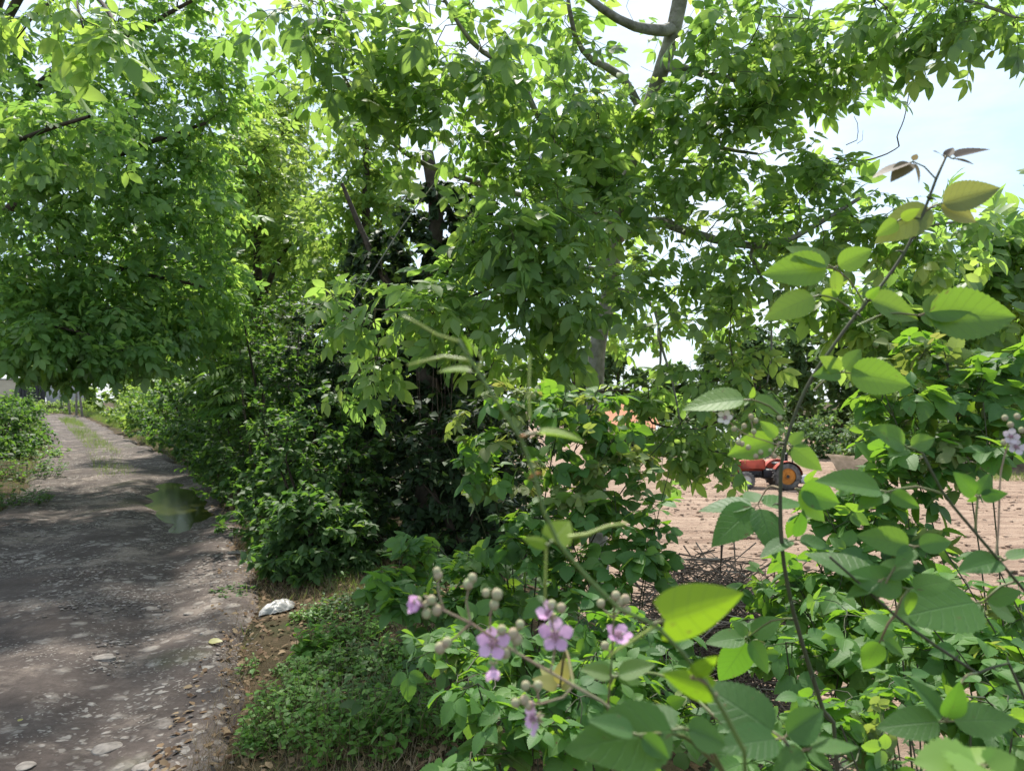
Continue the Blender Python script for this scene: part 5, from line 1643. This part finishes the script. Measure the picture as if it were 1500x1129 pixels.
bush('bramble bush with pale young shoots in front of the dark hollow', (.05, 3.3), [(690, 600, 3.0), (775, 530, 3.0), (830, 570, 3.0), (880, 560, 3.1), (650, 640, 3.1), (1015, 600, 3.0), (900, 640, 3.0), (730, 700, 3.1)],
     [(770, 590, 3.0, .18, .2, .08, 4), (850, 620, 3.1, .15, .2, .12, 3), (700, 640, 3.0, .13, .15, .1, 2.5), (720, 700, 3.1, .15, .2, .10, 2.5), (840, 700, 3.1, .18, .2, .12, 3), (930, 690, 3.1, .12, .2, .15, 2), (880, 580, 3.1, .08, .1, .06, 1), (890, 650, 3.2, .12, .12, .16, 3)], 143, 0.097, 3, rg(), young=.38)
bush('low bramble mound on the slope between the straw and the pink blossom', (-.25, 3.5), [(560, 840, 3.3), (640, 800, 3.4), (700, 800, 3.4), (740, 850, 3.2), (600, 890, 3.2)],
     [(690, 825, 3.3, .16, .2, .07, 3), (580, 850, 3.4, .16, .2, .07, 3), (640, 880, 3.2, .2, .2, .08, 3), (720, 870, 3.1, .15, .2, .08, 2), (610, 800, 3.6, .15, .2, .06, 2)], 117, 0.101, 3.2, rg(), young=.04)
bush('shaded bramble with deep green leaves right under the bush of young shoots', (.45, 3.0), [(820, 760, 3.0), (900, 720, 3.0), (960, 760, 2.9), (870, 820, 2.9), (980, 690, 3.0)],
     [(800, 760, 3.1, .2, .2, .1, 3), (900, 750, 3.0, .2, .2, .1, 3), (960, 800, 2.9, .12, .2, .1, 2), (850, 850, 2.8, .2, .2, .1, 3), (760, 800, 3.0, .15, .2, .1, 2)], 97, 0.101, 3, rg())
bush('bramble of the lower slope growing beneath the pink blossom', (.05, 1.75), [(700, 1000, 1.7), (780, 1060, 1.6), (850, 1020, 1.65), (930, 1060, 1.6), (690, 1100, 1.6), (870, 960, 1.8)],
     [(720, 1020, 1.75, .10, .15, .05, 3), (800, 1040, 1.65, .12, .15, .05, 3), (880, 1060, 1.6, .12, .12, .06, 3), (700, 1110, 1.6, .12, .15, .05, 2.5), (820, 970, 1.9, .15, .15, .06, 2), (920, 1000, 1.8, .1, .15, .06, 2), (650, 960, 2.2, .12, .2, .06, 2)], 104, 0.088, 2.8, rg(), young=.06)
bush('dark bramble of the slope behind the pink blossom', (.1, 2.5), [(760, 930, 2.3), (850, 900, 2.3), (940, 920, 2.3), (690, 920, 2.5)],
     [(760, 940, 2.4, .18, .2, .07, 3), (870, 920, 2.4, .18, .2, .08, 3), (960, 940, 2.3, .15, .2, .08, 2), (680, 930, 2.6, .15, .2, .06, 2)], 91, 0.092, 3, rg())
bush('tangled bramble around the sharp five-part leaf facing the viewer', (.75, 1.9), [(1060, 960, 1.7), (1150, 940, 1.8), (1240, 900, 1.9), (1100, 1060, 1.6), (1000, 1010, 1.7)],
     [(1230, 900, 1.95, .12, .15, .08, 3), (1160, 960, 1.9, .1, .15, .07, 2), (1010, 1010, 1.8, .1, .15, .06, 2), (1100, 1070, 1.6, .12, .12, .05, 2), (1250, 980, 1.9, .12, .15, .06, 2.5), (1180, 870, 2.2, .1, .15, .08, 2)], 83, 0.084, 2.6, rg(), young=.06)
bush('leafy bramble between the tall cane and the field, half way up the bank', (1.25, 2.3), [(1200, 720, 2.2), (1280, 700, 2.3), (1330, 760, 2.2), (1240, 820, 2.1), (1180, 790, 2.2)],
     [(1230, 740, 2.3, .15, .15, .10, 3), (1310, 720, 2.4, .13, .15, .10, 3), (1260, 830, 2.2, .15, .15, .08, 3), (1350, 800, 2.2, .12, .15, .08, 2.5), (1200, 830, 2.2, .10, .15, .07, 2)], 93, 0.101, 2.5, rg(), young=.08)
bush('tall bramble with pale blossom reaching up beside the second walnut', (1.6, 2.4), [(1290, 560, 2.4), (1380, 500, 2.5), (1440, 590, 2.3)],
     [(1300, 580, 2.5, .15, .15, .12, 3), (1390, 560, 2.5, .15, .15, .12, 3), (1460, 600, 2.4, .14, .15, .12, 2.5), (1340, 650, 2.4, .15, .15, .1, 2.5), (1420, 660, 2.3, .12, .15, .1, 2), (1350, 510, 2.6, .12, .15, .06, 1.5), (1460, 530, 2.5, .1, .1, .08, 1.5)], 130, 0.101, 2.6, rg(), young=.16)
bush('spreading bramble at the outer edge of the view, over the field', (1.5, 1.75), [(1380, 800, 1.7), (1460, 830, 1.7), (1480, 930, 1.6), (1400, 950, 1.6), (1350, 900, 1.7)],
     [(1400, 930, 1.75, .10, .12, .06, 3), (1470, 960, 1.7, .1, .12, .06, 3), (1330, 940, 1.8, .1, .12, .05, 2), (1480, 880, 1.8, .08, .1, .05, 1.5), (1370, 860, 1.9, .1, .1, .05, 1.5)], 59, 0.088, 2.4, rg(), young=.05)
bush('low bramble along the lower edge of the view, next to the lobed bright leaf', (.75, 1.25), [(1230, 1060, 1.25), (1330, 1060, 1.25), (1420, 1040, 1.3), (1150, 1110, 1.2), (1480, 1080, 1.2)],
     [(1230, 1040, 1.45, .10, .12, .05, 3), (1320, 1020, 1.5, .1, .12, .05, 3), (1430, 1020, 1.5, .1, .12, .05, 3), (1160, 1100, 1.3, .08, .1, .04, 2), (1290, 1110, 1.3, .1, .1, .03, 2)], 72, 0.071, 2.6, rg(), young=.05)

bush('bramble filling the foot of the bank before the open field, beyond the low dark cane', (2.0, 2.9), [(1400, 900, 2.8), (1480, 960, 2.7), (1340, 940, 2.8), (1450, 1040, 2.6)],
     [(1400, 930, 2.9, .25, .25, .10, 3), (1480, 970, 2.8, .2, .25, .10, 3), (1340, 980, 2.7, .2, .25, .10, 3), (1440, 1060, 2.5, .2, .2, .08, 3), (1500, 900, 3.0, .15, .2, .08, 2)], 117, 0.101, 3, rg(), young=.05)
bush('bramble at the foot of the bank next to the pile of prunings', (1.3, 3.4), [(1150, 830, 3.3), (1230, 860, 3.2), (1290, 900, 3.1)],
     [(1150, 860, 3.4, .2, .25, .10, 3), (1230, 890, 3.2, .2, .25, .10, 3), (1300, 910, 3.1, .2, .25, .08, 3), (1120, 920, 3.1, .15, .2, .08, 2)], 93, 0.101, 3, rg(), young=.05)


def undergrowth():
    """low leaves that carpet the bank below the brambles"""
    rng = rg(); lf = MB(); n = 7000
    x = rng.uniform(-.75, 7, n); y = rng.uniform(1.2, 10.5, n)
    e = lateral(x, y); ok = (e > 2.25 + rng.normal(0, .2, n)) & (e < 7.2) & (x < .8 * y + .8)
    x, y = x[ok], y[ok]; k = len(x)
    p = on_ground(x, y) + np.stack([0 * x, 0 * x, rng.uniform(.02, .30, k) * rng.uniform(.3, 1, k)], -1)
    a = rng.uniform(0, 6.28, k)
    M = frame(np.stack([np.cos(a), np.sin(a), rng.normal(-.1, .3, k)], -1), np.array([0, 0, 1]) + rng.normal(0, .35, (k, 3)))
    w_ = rng.integers(0, 4, k); sc = .105 * np.clip(rng.normal(1, .25, k), .5, 1.6); rv = np.clip(rng.normal(.35, .22, k), 0, 1)
    for j, T in enumerate(T_BRA):
        s = w_ == j; lf.inst(T, p[s], M[s], sc[s], rv[s])
    o = lf.build('ground_cover', MAT['shrub'], smooth=True); tag(o, kind='stuff', label='low tangled leaves carpeting the bank')
    # stray dead stalks among it
    b = MB()
    for k in range(420):
        px_, py_ = rng.uniform(-.3, 4.0), rng.uniform(1.4, 6)
        if lateral(np.array([px_]), np.array([py_]))[0] < 2.4: continue
        z = gz(px_, py_); l = rng.uniform(.1, .4); a = rng.uniform(0, 6.28); el = rng.uniform(-.1, .9)
        q = np.array([px_, py_, z + rng.uniform(.0, .15)]); d = np.array([math.cos(a) * math.cos(el), math.sin(a) * math.cos(el), math.sin(el)])
        b.tube(catmull([q, q + d * l * .5 + rng.normal(0, .02, 3), q + d * l], .1), .0022, 3)
    o = b.build('dead_stalks', MAT['deadtwig'], smooth=True); tag(o, kind='stuff', label='dry dead stalks tangled among the low leaves')


undergrowth()

T_NEAR = [leaf_T(31, .30, .40, dr_, f_, 3, .034, .014, 9) for dr_, f_ in ((.10, .10), (.22, .05), (.16, .22), (.05, .3))]
T_LOBED = [leaf_T(15, .48, .40, .12, .08, 3, .09, .02, 7, heart=.12)]
T_LIME = [leaf_T(12, .40, .34, d_, f_, 3, heart=.18) for d_, f_ in ((.12, .25), (.25, .45), (.1, .1))] + [leaf_T(14, .27, .36, .10, -.25, 3, heart=.15)]


class Cane:
    """one bramble shoot: stem, thorns, and each leaf as a part"""
    def __init__(self, label, pts, r0, r1, foot, mat='cane', thorns=26, name='bramble_cane', cat='bramble', group='bramble canes near the viewer', thorn_mat=None, seed=0):
        self.rng = np.random.default_rng(900 + seed)
        p = [P(*q) for q in pts]
        base = np.array([foot[0], foot[1], gz(*foot)])
        self.root = empty(name, base, label, cat, group)
        self.d = pts[len(pts) // 2][2]
        line = catmull([base - [0, 0, .02]] + [(base * .5 + p[-1] * .5) + [0, 0, .02]] + p[::-1], .02)
        self.line = line
        r = np.linspace(r0, r1, len(line))
        b = MB()
        bump_ = 1 + .12 * np.sin(np.arange(len(line)) * .8) * (np.arange(len(line)) % 4 == 0)
        b.tube(line, r * bump_, 8)
        t = MB()
        for k in range(thorns):
            i = int(self.rng.integers(len(line) // 4, len(line) - 2)); d = nrm(line[i + 1] - line[i])
            o = nrm(np.cross(d, self.rng.normal(size=3))); q = line[i] + o * r[i] * .8
            l = r0 * 2.0
            if thorn_mat:
                t = MB()
            (t if thorn_mat else b).tube([q, q + o * l * .5 - d * l * .05, q + o * l - d * l * .35], [r0 * .42, r0 * .22, r0 * .03], 4)
            if thorn_mat: t.build('thorn', MAT[thorn_mat], self.root, smooth=True)
        b.build('stem', MAT[mat], self.root, smooth=True)

    def near(self, q):
        return self.line[int(np.argmin(((self.line - q) ** 2).sum(1)))]

    def leaf(self, hub, tips, mat='bramble', node=None, n=(0, -.55, .85), rv=.5, T=None, stalk=True, pr=.0012, name='leaf', stalk_mat='greencane', label=None):
        """hub (px,py,d); tips [(px,py[,dd[,normal]])]"""
        h = P(*hub); rng = self.rng
        b = MB()
        nd = P(*node) if node else self.near(h)
        if stalk:
            mid = (nd + h) / 2 + [0, 0, .12 * np.linalg.norm(nd - h)]
            q = catmull([nd, mid, h], .012)
            b.tube(q, np.linspace(pr * 1.3, pr, len(q)), 5, 1)
        TT = T or T_NEAR
        for k, tp in enumerate(tips):
            dd = tp[2] if len(tp) > 2 and tp[2] is not None else rng.uniform(-.02, .02)
            nn = np.array(tp[3] if len(tp) > 3 else n, float) + rng.normal(0, .18, 3)
            t = P(tp[0], tp[1], hub[2] + dd)
            v = t - h; l = np.linalg.norm(v)
            st = h + v * .10
            if k: b.tube([h, st], pr * .8, 4, 1)
            else: b.tube([h, st], pr * .9, 4, 1)
            b.inst(TT[int(rng.integers(0, len(TT)))], [st], frame(v[None], nn), [l * .86], [np.clip(rv + rng.normal(0, .12), 0, 1)], 0)
        o = b.build(name, [MAT[mat], MAT[stalk_mat]], self.root, smooth=True)
        if label: o['label'] = label
        return o

    def flower(self, c, face, size=.0135, mat='petal', tilt=0.0, open_=1.0, node=None):
        rng = self.rng; c = P(*c); size = size * .88; f = nrm(np.asarray(face, float))
        a = np.array([0, 0, 1.0]) if abs(f[2]) < .9 else np.array([1.0, 0, 0])
        u = nrm(np.cross(f, a)); v = np.cross(f, u)
        b = MB(); T = leaf_T(8, .42, .60, -.08, .10, 2, .05, .10, 2)
        a0 = rng.uniform(0, 6.28)
        for k in range(5):
            an = a0 + k * 6.2832 / 5 + rng.normal(0, .09)
            d = (u * math.cos(an) + v * math.sin(an)) * open_ + f * (1.1 - open_ * .85)
            b.inst(T, [c + d * size * .16], frame(d[None], f + rng.normal(0, .12, 3)), [size * rng.uniform(.9, 1.08)], [rng.uniform(.1, .9)])
        o = b.build('flower', MAT[mat], self.root, smooth=True)
        s = MB()
        for k in range(60):
            d = nrm(f * rng.uniform(.7, 1.5) + u * rng.normal(0, .6) + v * rng.normal(0, .6)); q = c + d * size * rng.uniform(.32, .46)
            s.tube([c, q], size * .014, 3); s.blob(q, size * .035, 1)
        s.blob(c + f * size * .10, size * .17, 2, .2, rng)
        s.build('stamens', MAT['stamen'], o, smooth=True, at=None)
        k_ = MB()
        for k in range(5):
            an = a0 + (k + .5) * 6.2832 / 5; d = u * math.cos(an) + v * math.sin(an) - f * .7
            k_.inst(T_OV[0], [c - f * size * .05], frame(d[None], f), [size * .55], [.5])
        k_.build('sepal', MAT['bud'], o, smooth=True)

    def bud(self, px, py, d, r=.0035):
        c = P(px, py, d); b = MB().blob(c, [r, r, r * 1.12], 2, 0.050, self.rng)
        for k in range(4):
            a = k * 1.57 + self.rng.uniform(0, 1)
            b.inst(T_OV[0], [c - [0, 0, r * .9]], frame(np.array([[math.cos(a) * .75, math.sin(a) * .75, 1]]), np.array([math.cos(a), math.sin(a), -.2])), [r * 1.7], [.5])
        b.build('bud', MAT['bud'], self.root, smooth=True)

    def stalk(self, pts, r=.001, mat='panicle', name='flower_stalk', r1=None):
        q = catmull([P(*p) for p in pts], .01)
        b = MB().tube(q, np.linspace(r, r1 or r * .7, len(q)), 6); b.build(name, MAT[mat], self.root, smooth=True)


def cane_A():
    d = .95
    c = Cane('tallest thorny bramble cane rising in a curve against the sky, with backlit lime leaves', [(1387, 228, d), (1372, 262, d), (1350, 320, d), (1325, 370, d), (1290, 420, d), (1255, 460, d), (1215, 515, d), (1180, 570, d), (1150, 650, d), (1143, 710, d), (1145, 800, d), (1158, 880, d), (1180, 960, d), (1205, 1040, d), (1225, 1120, d)],
             .0046, .0018, (.42, .98), seed=1, thorns=40)
    U = (0, -.96, .2)
    c.leaf((1386, 232, d), [(1398, 212), (1372, 215)], 'purple', stalk=False, rv=.2)
    c.leaf((1395, 232, d), [(1455, 215), (1430, 240)], 'purple', rv=.3, n=(0, -.3, .9), pr=.0008)
    c.leaf((1338, 236, d), [(1275, 256), (1305, 262), (1352, 268), (1345, 222)], 'purple', node=(1372, 262, d), rv=.7, pr=.0008)
    c.leaf((1372, 300, d), [(1472, 272, -.02), (1283, 350, .0), (1440, 322)], 'young', node=(1352, 315, d), n=U, rv=.9, pr=.001)
    c.leaf((1318, 322, d), [(1285, 345), (1350, 305)], 'bramble', node=(1350, 320, d), n=U, rv=.9)
    c.leaf((1222, 392, d), [(1112, 398), (1150, 355), (1285, 362), (1228, 442)], 'bramble', node=(1268, 447, d), n=U, rv=.95, pr=.001)
    c.leaf((1200, 432, d), [(1118, 462), (1232, 430)], 'bramble', node=(1255, 460, d), n=U, rv=.9)
    c.leaf((1268, 438, d), [(1352, 468), (1290, 420)], 'bramble', node=(1262, 452, d), n=U, rv=.8)
    c.leaf((1345, 462, d), [(1440, 432, 0), (1500, 462, 0), (1390, 475)], 'bramble', node=(1255, 478, d), n=U, rv=.8)
    c.leaf((1235, 545, d), [(1265, 508), (1192, 548), (1345, 562), (1205, 522)], 'bramble', node=(1192, 572, d), n=U, rv=.75, pr=.001)
    c.leaf((1100, 585, d), [(994, 590), (1060, 600), (1160, 600), (1105, 566)], 'bramble', node=(1155, 620, d), n=(0, -.75, .55), rv=.85, pr=.001)
    c.leaf((1140, 642, d), [(1062, 668), (1112, 615)], 'bramble', n=U, rv=.8, stalk=False)
    c.leaf((1155, 652, d), [(1208, 690), (1180, 630)], 'bramble', n=U, rv=.75, stalk=False)
    c.leaf((1165, 715, d), [(1235, 738), (1215, 765)], 'bramble', n=U, rv=.5, stalk=False)
    c.leaf((1110, 738, d + .1), [(1018, 742, .02), (1045, 792, -.05), (1092, 714, .05), (1182, 732, .02), (1142, 812, -.06)], 'bramble', node=(1143, 715, d), n=(0, -.5, .85), rv=.15, T=T_NEAR[:2], pr=.001, stalk_mat='panicle', label='sharp grey-green leaf of five spread leaflets lit from above')
    c.leaf((1165, 790, d), [(1110, 815), (1225, 800), (1180, 745)], 'bramble', n=(0, -.3, .9), rv=.05)
    c.leaf((1096, 932, d + .05), [(1030, 938), (1072, 905), (1148, 900), (1128, 988), (1052, 1008)], 'bramble', node=(1165, 905, d), n=(0, -.7, .7), rv=.25, T=T_NEAR[:2], pr=.001, label='sharp five-part leaf facing the viewer beside the lower stem')
    # pale blossom cluster to the left of the cane
    for pts in ([(1150, 655, d), (1120, 645, d), (1090, 635, d), (1065, 615, d)], [(1105, 641, d), (1102, 625, d), (1100, 612, d)], [(1085, 633, d), (1082, 645, d)], [(1140, 652, d), (1132, 665, d), (1115, 668, d)]): c.stalk(pts, .0008)
    c.flower((1062, 612, d), (-.3, -.8, .4), .011, 'whitepetal')
    for px, py in ((1100, 610), (1107, 616), (1090, 624), (1082, 648), (1087, 650), (1096, 655), (1107, 668), (1114, 662), (1128, 660), (1134, 668), (1142, 612), (1104, 632), (1075, 628)): c.bud(px, py, d, .0034)


def cane_C():
    d = .85
    c = Cane('thorny bramble cane slanting down across the field view, with a folded dark leaf pair', [(1352, 665, d), (1380, 720, d), (1420, 770, d), (1458, 815, d), (1500, 865, d), (1560, 940, d)], .0036, .0016, (.95, .85), seed=2, thorns=20)
    c.leaf((1432, 728, d), [(1398, 690), (1415, 735), (1478, 722), (1452, 690)], 'bramble', node=(1428, 780, d), n=(0, -.9, .3), rv=.1, pr=.0012)
    c.leaf((1330, 655, d), [(1278, 622), (1300, 668), (1372, 640)], 'bramble', n=(0, -.7, .6), rv=.7)
    c.leaf((1300, 720, d), [(1190, 700), (1255, 742), (1350, 745)], 'bramble', node=(1385, 725, d), n=(0, -.4, .8), rv=.4)
    c.leaf((1440, 880, d), [(1308, 898, -.05), (1385, 915), (1500, 862), (1495, 905)], 'bramble', node=(1490, 850, d), n=(0, -.6, .75), rv=.4)
    c.leaf((1470, 820, d), [(1400, 835), (1520, 800)], 'bramble', n=(0, -.3, .9), rv=.4)
    c.stalk([(1458, 815, d), (1462, 770, d), (1466, 690, d), (1480, 640, d)], .0012)
    for px, py in ((1480, 640), (1488, 655)): c.flower((px, py, d), (-.2, -.9, .3), .010, 'whitepetal')
    for px, py in ((1472, 612), (1480, 622), (1490, 610), (1470, 648), (1496, 630)): c.bud(px, py, d, .0034)


def cane_D():
    d = .8
    c = Cane('long dark bramble cane running low along the bank under broad shaded leaves', [(1215, 815, d), (1260, 855, d), (1310, 900, d), (1370, 945, d), (1430, 985, d), (1510, 1045, d)], .0034, .0014, (.75, .75), seed=3, thorns=22)
    c.leaf((1290, 850, d), [(1175, 800, .05), (1235, 872), (1340, 812)], 'bramble', n=(0, -.35, .9), rv=.2)
    c.leaf((1330, 862, d), [(1240, 835), (1400, 845), (1335, 905)], 'bramble', n=(0, -.7, .6), rv=.5)
    c.leaf((1290, 935, d), [(1262, 985), (1330, 960)], 'bramble', n=(0, -.7, .5), rv=.5)
    c.leaf((1385, 1055, d - .1), [(1278, 1062), (1330, 990), (1410, 1000), (1500, 1050)], 'bramble', node=(1430, 985, d), n=(0, -.75, .6), rv=.1)
    c.leaf((1340, 800, d), [(1250, 782), (1310, 830), (1400, 790)], 'bramble', n=(0, -.8, .5), rv=.6)


def cane_E():
    d = .58
    c = Cane('near blurred bramble shoot along the lower edge with large dark leaves', [(1150, 1085, d), (1165, 1110, d), (1180, 1160, d), (1200, 1250, d)], .0026, .0014, (.25, .6), seed=4, thorns=8)
    c.leaf((1145, 1080, d), [(1015, 985, .04), (1215, 1035, .02), (1048, 1090, -.02)], 'bramble', n=(0, -.7, .65), rv=.05)
    c.leaf((1000, 1065, d - .04), [(830, 1092, -.03), (905, 1030, .03), (1072, 1088)], 'bramble', node=(1060, 1130, d), n=(0, -.5, .8), rv=.2)
    c.leaf((935, 1075, d - .06), [(858, 1050, .0), (985, 1110, 0)], 'bramble', node=(1060, 1130, d), n=(0, -.6, .75), rv=.2)
    c.leaf((1180, 1095, d), [(1130, 1128), (1260, 1085), (1220, 1128)], 'bramble', n=(0, -.4, .9), rv=.5)
    c.leaf((1440, 1120, d - .05), [(1335, 1108, .0), (1405, 1088, 0.03), (1490, 1105, 0), (1440, 1150, -.05)], 'herb', node=(1300, 1250, d), n=(0, -.6, .8), rv=.9, T=T_LOBED)
    c.leaf((905, 985, .75), [(848, 975), (880, 990), (960, 968)], 'bramble', node=(1060, 1060, .62), n=(0, -.4, .9), rv=.7)


def vine_B():
    d = .45
    c = Cane('blurred smooth green vine slanting across the middle, with lime leaves and curling tendrils', [(672, 498, d), (700, 545, d), (735, 600, d), (762, 640, d), (782, 695, d), (795, 745, d), (818, 795, d), (860, 845, d), (905, 890, d), (960, 915, d), (1000, 955, d), (1035, 1000, d), (1062, 1045, d), (1090, 1100, d)],
             .0024, .0011, (.15, .47), 'smilax', 9, 'vine', 'vine', None, 'thorn', 5)
    E1 = (.0, -.35, .93)
    c.leaf((690, 545, d), [(638, 540)], 'lime', n=E1, T=T_LIME[:1], rv=.4, stalk=False)
    c.leaf((688, 520, d), [(682, 488)], 'lime', n=(1, -.2, .1), T=T_LIME[1:2], rv=.5, stalk=False)
    c.leaf((785, 635, d), [(860, 640)], 'lime', n=(0, -.12, .98), T=T_LIME[:1], rv=.7, node=(762, 642, d))
    c.leaf((806, 795, d), [(838, 758)], 'lime', n=(0, -1, .2), T=T_LIME[2:], rv=.6, stalk=False)
    c.leaf((804, 798, d), [(764, 786)], 'lime', n=(0, -.6, .8), T=T_LIME[2:], rv=.7, stalk=False)
    c.leaf((958, 912, d), [(1103, 868, .02)], 'lime', n=(.05, -.97, .12), T=T_LIME[3:], rv=.6, node=(958, 914, d))
    c.leaf((1050, 1015, d), [(962, 985, .02), ], 'lime', n=(0, -.95, .2), T=T_LIME[3:], rv=.5, node=(1046, 1020, d))
    c.leaf((1012, 992, d), [(1052, 962)], 'lime', n=(.2, -.9, .3), T=T_LIME[2:], rv=.6)
    for pts, r in (([(672, 500, d), (640, 490, d), (610, 472, d), (590, 463, d)], .0009), ([(690, 528, d), (650, 522, d), (615, 530, d), (597, 535, d)], .0010), ([(700, 545, d), (706, 525, d), (690, 505, d)], .0009),
                   ([(776, 612, d), (775, 570, d), (776, 522, d)], .0009), ([(800, 800, d), (799, 840, d), (798, 885, d)], .0008), ([(832, 786, d), (860, 782, d), (890, 770, d), (918, 766, d)], .0012), ([(960, 915, d), (930, 935, d), (905, 950, d), (890, 962, d)], .0009)):
        c.stalk(pts, r, 'tendril', 'tendril')


def panicle():
    d = .56
    c = Cane('bramble spray of pink blossom and pale round buds, nearest of the flowers', [(622, 872, d), (650, 893, d), (690, 912, d), (725, 935, d), (757, 955, d), (800, 980, d), (840, 1003, d), (880, 1025, d), (905, 1045, d), (935, 1080, d)], .0018, .0010, (.15, .62), 'panicle', 0, 'flowering_bramble', 'bramble', seed=6)
    for pts in ([(690, 912, d), (683, 880, d), (688, 852, d)], [(650, 893, d), (642, 865, d), (642, 842, d)], [(718, 925, d), (718, 900, d), (725, 875, d)], [(690, 912, d), (670, 930, d), (652, 945, d)], [(757, 955, d), (748, 930, d), (762, 915, d)],
                [(806, 985, d), (812, 955, d), (812, 930, d), (808, 905, d)], [(840, 1003, d), (825, 1020, d), (790, 1030, d), (760, 1028, d)], [(790, 1030, d), (786, 1005, d), (775, 1003, d)]): c.stalk(pts, .0009)
    c.flower((722, 942, d), (-.1, -.9, .45), .0135); c.flower((813, 930, d), (.1, -.95, .35), .0138); c.flower((785, 1050, d), (-.9, -.35, .1), .0135, open_=1.0)
    c.flower((806, 900, d), (-.5, -.5, .6), .012, open_=.6); c.flower((618, 885, d), (-.8, -.5, .2), .012, open_=.5); c.flower((722, 975, d), (0, -.5, -.8), .011, open_=.5)
    for px, py, r in ((612, 880, .004), (632, 878, .0042), (640, 893, .0045), (625, 898, .0042), (642, 842, .004), (640, 836, .0034), (686, 855, .0045), (692, 846, .004), (712, 868, .0036), (728, 870, .005), (724, 885, .0042), (645, 948, .005), (655, 940, .0045), (762, 914, .0040), (735, 922, .0045), (752, 928, .0052), (758, 936, .0045), (740, 955, .005),
                      (822, 890, .0042), (808, 885, .0042), (770, 1003, .004), (788, 1003, .0042), (755, 1028, .004), (768, 1024, .0042), (775, 1032, .004)): c.bud(px, py, d, r * .85)
    c.leaf((820, 1005, d + .25), [(790, 972), (826, 962), (840, 998), (782, 990)], 'yellow', node=(840, 1003, d), rv=.4, n=(0, -.6, .8))
    e = .62
    c2 = Cane('upright bramble spray with one pink blossom beside the vine', [(900, 868, e), (899, 895, e), (898, 930, e), (896, 965, e), (893, 1000, e), (890, 1040, e)], .0014, .0009, (.2, .7), 'greencane', 0, 'flowering_bramble', 'bramble', seed=7)
    c2.flower((906, 932, e), (.1, -.45, .85), .013, open_=.95)
    for px, py, r in ((880, 883, .004), (902, 872, .0045), (916, 877, .0045), (918, 893, .0042), (886, 945, .0042), (908, 880, .004)): c2.bud(px, py, e, r * .85)
    for pts in ([(899, 905, e), (885, 893, e), (880, 885, e)], [(899, 905, e), (908, 893, e), (916, 880, e)], [(896, 955, e), (890, 950, e), (886, 946, e)]): c2.stalk(pts, .0008)
    c2.leaf((900, 990, e), [(850, 975), (890, 1005), (962, 970), (945, 995)], 'bramble', n=(0, -.45, .85), rv=.75)


cane_A(); cane_C(); cane_D(); cane_E(); vine_B(); panicle()
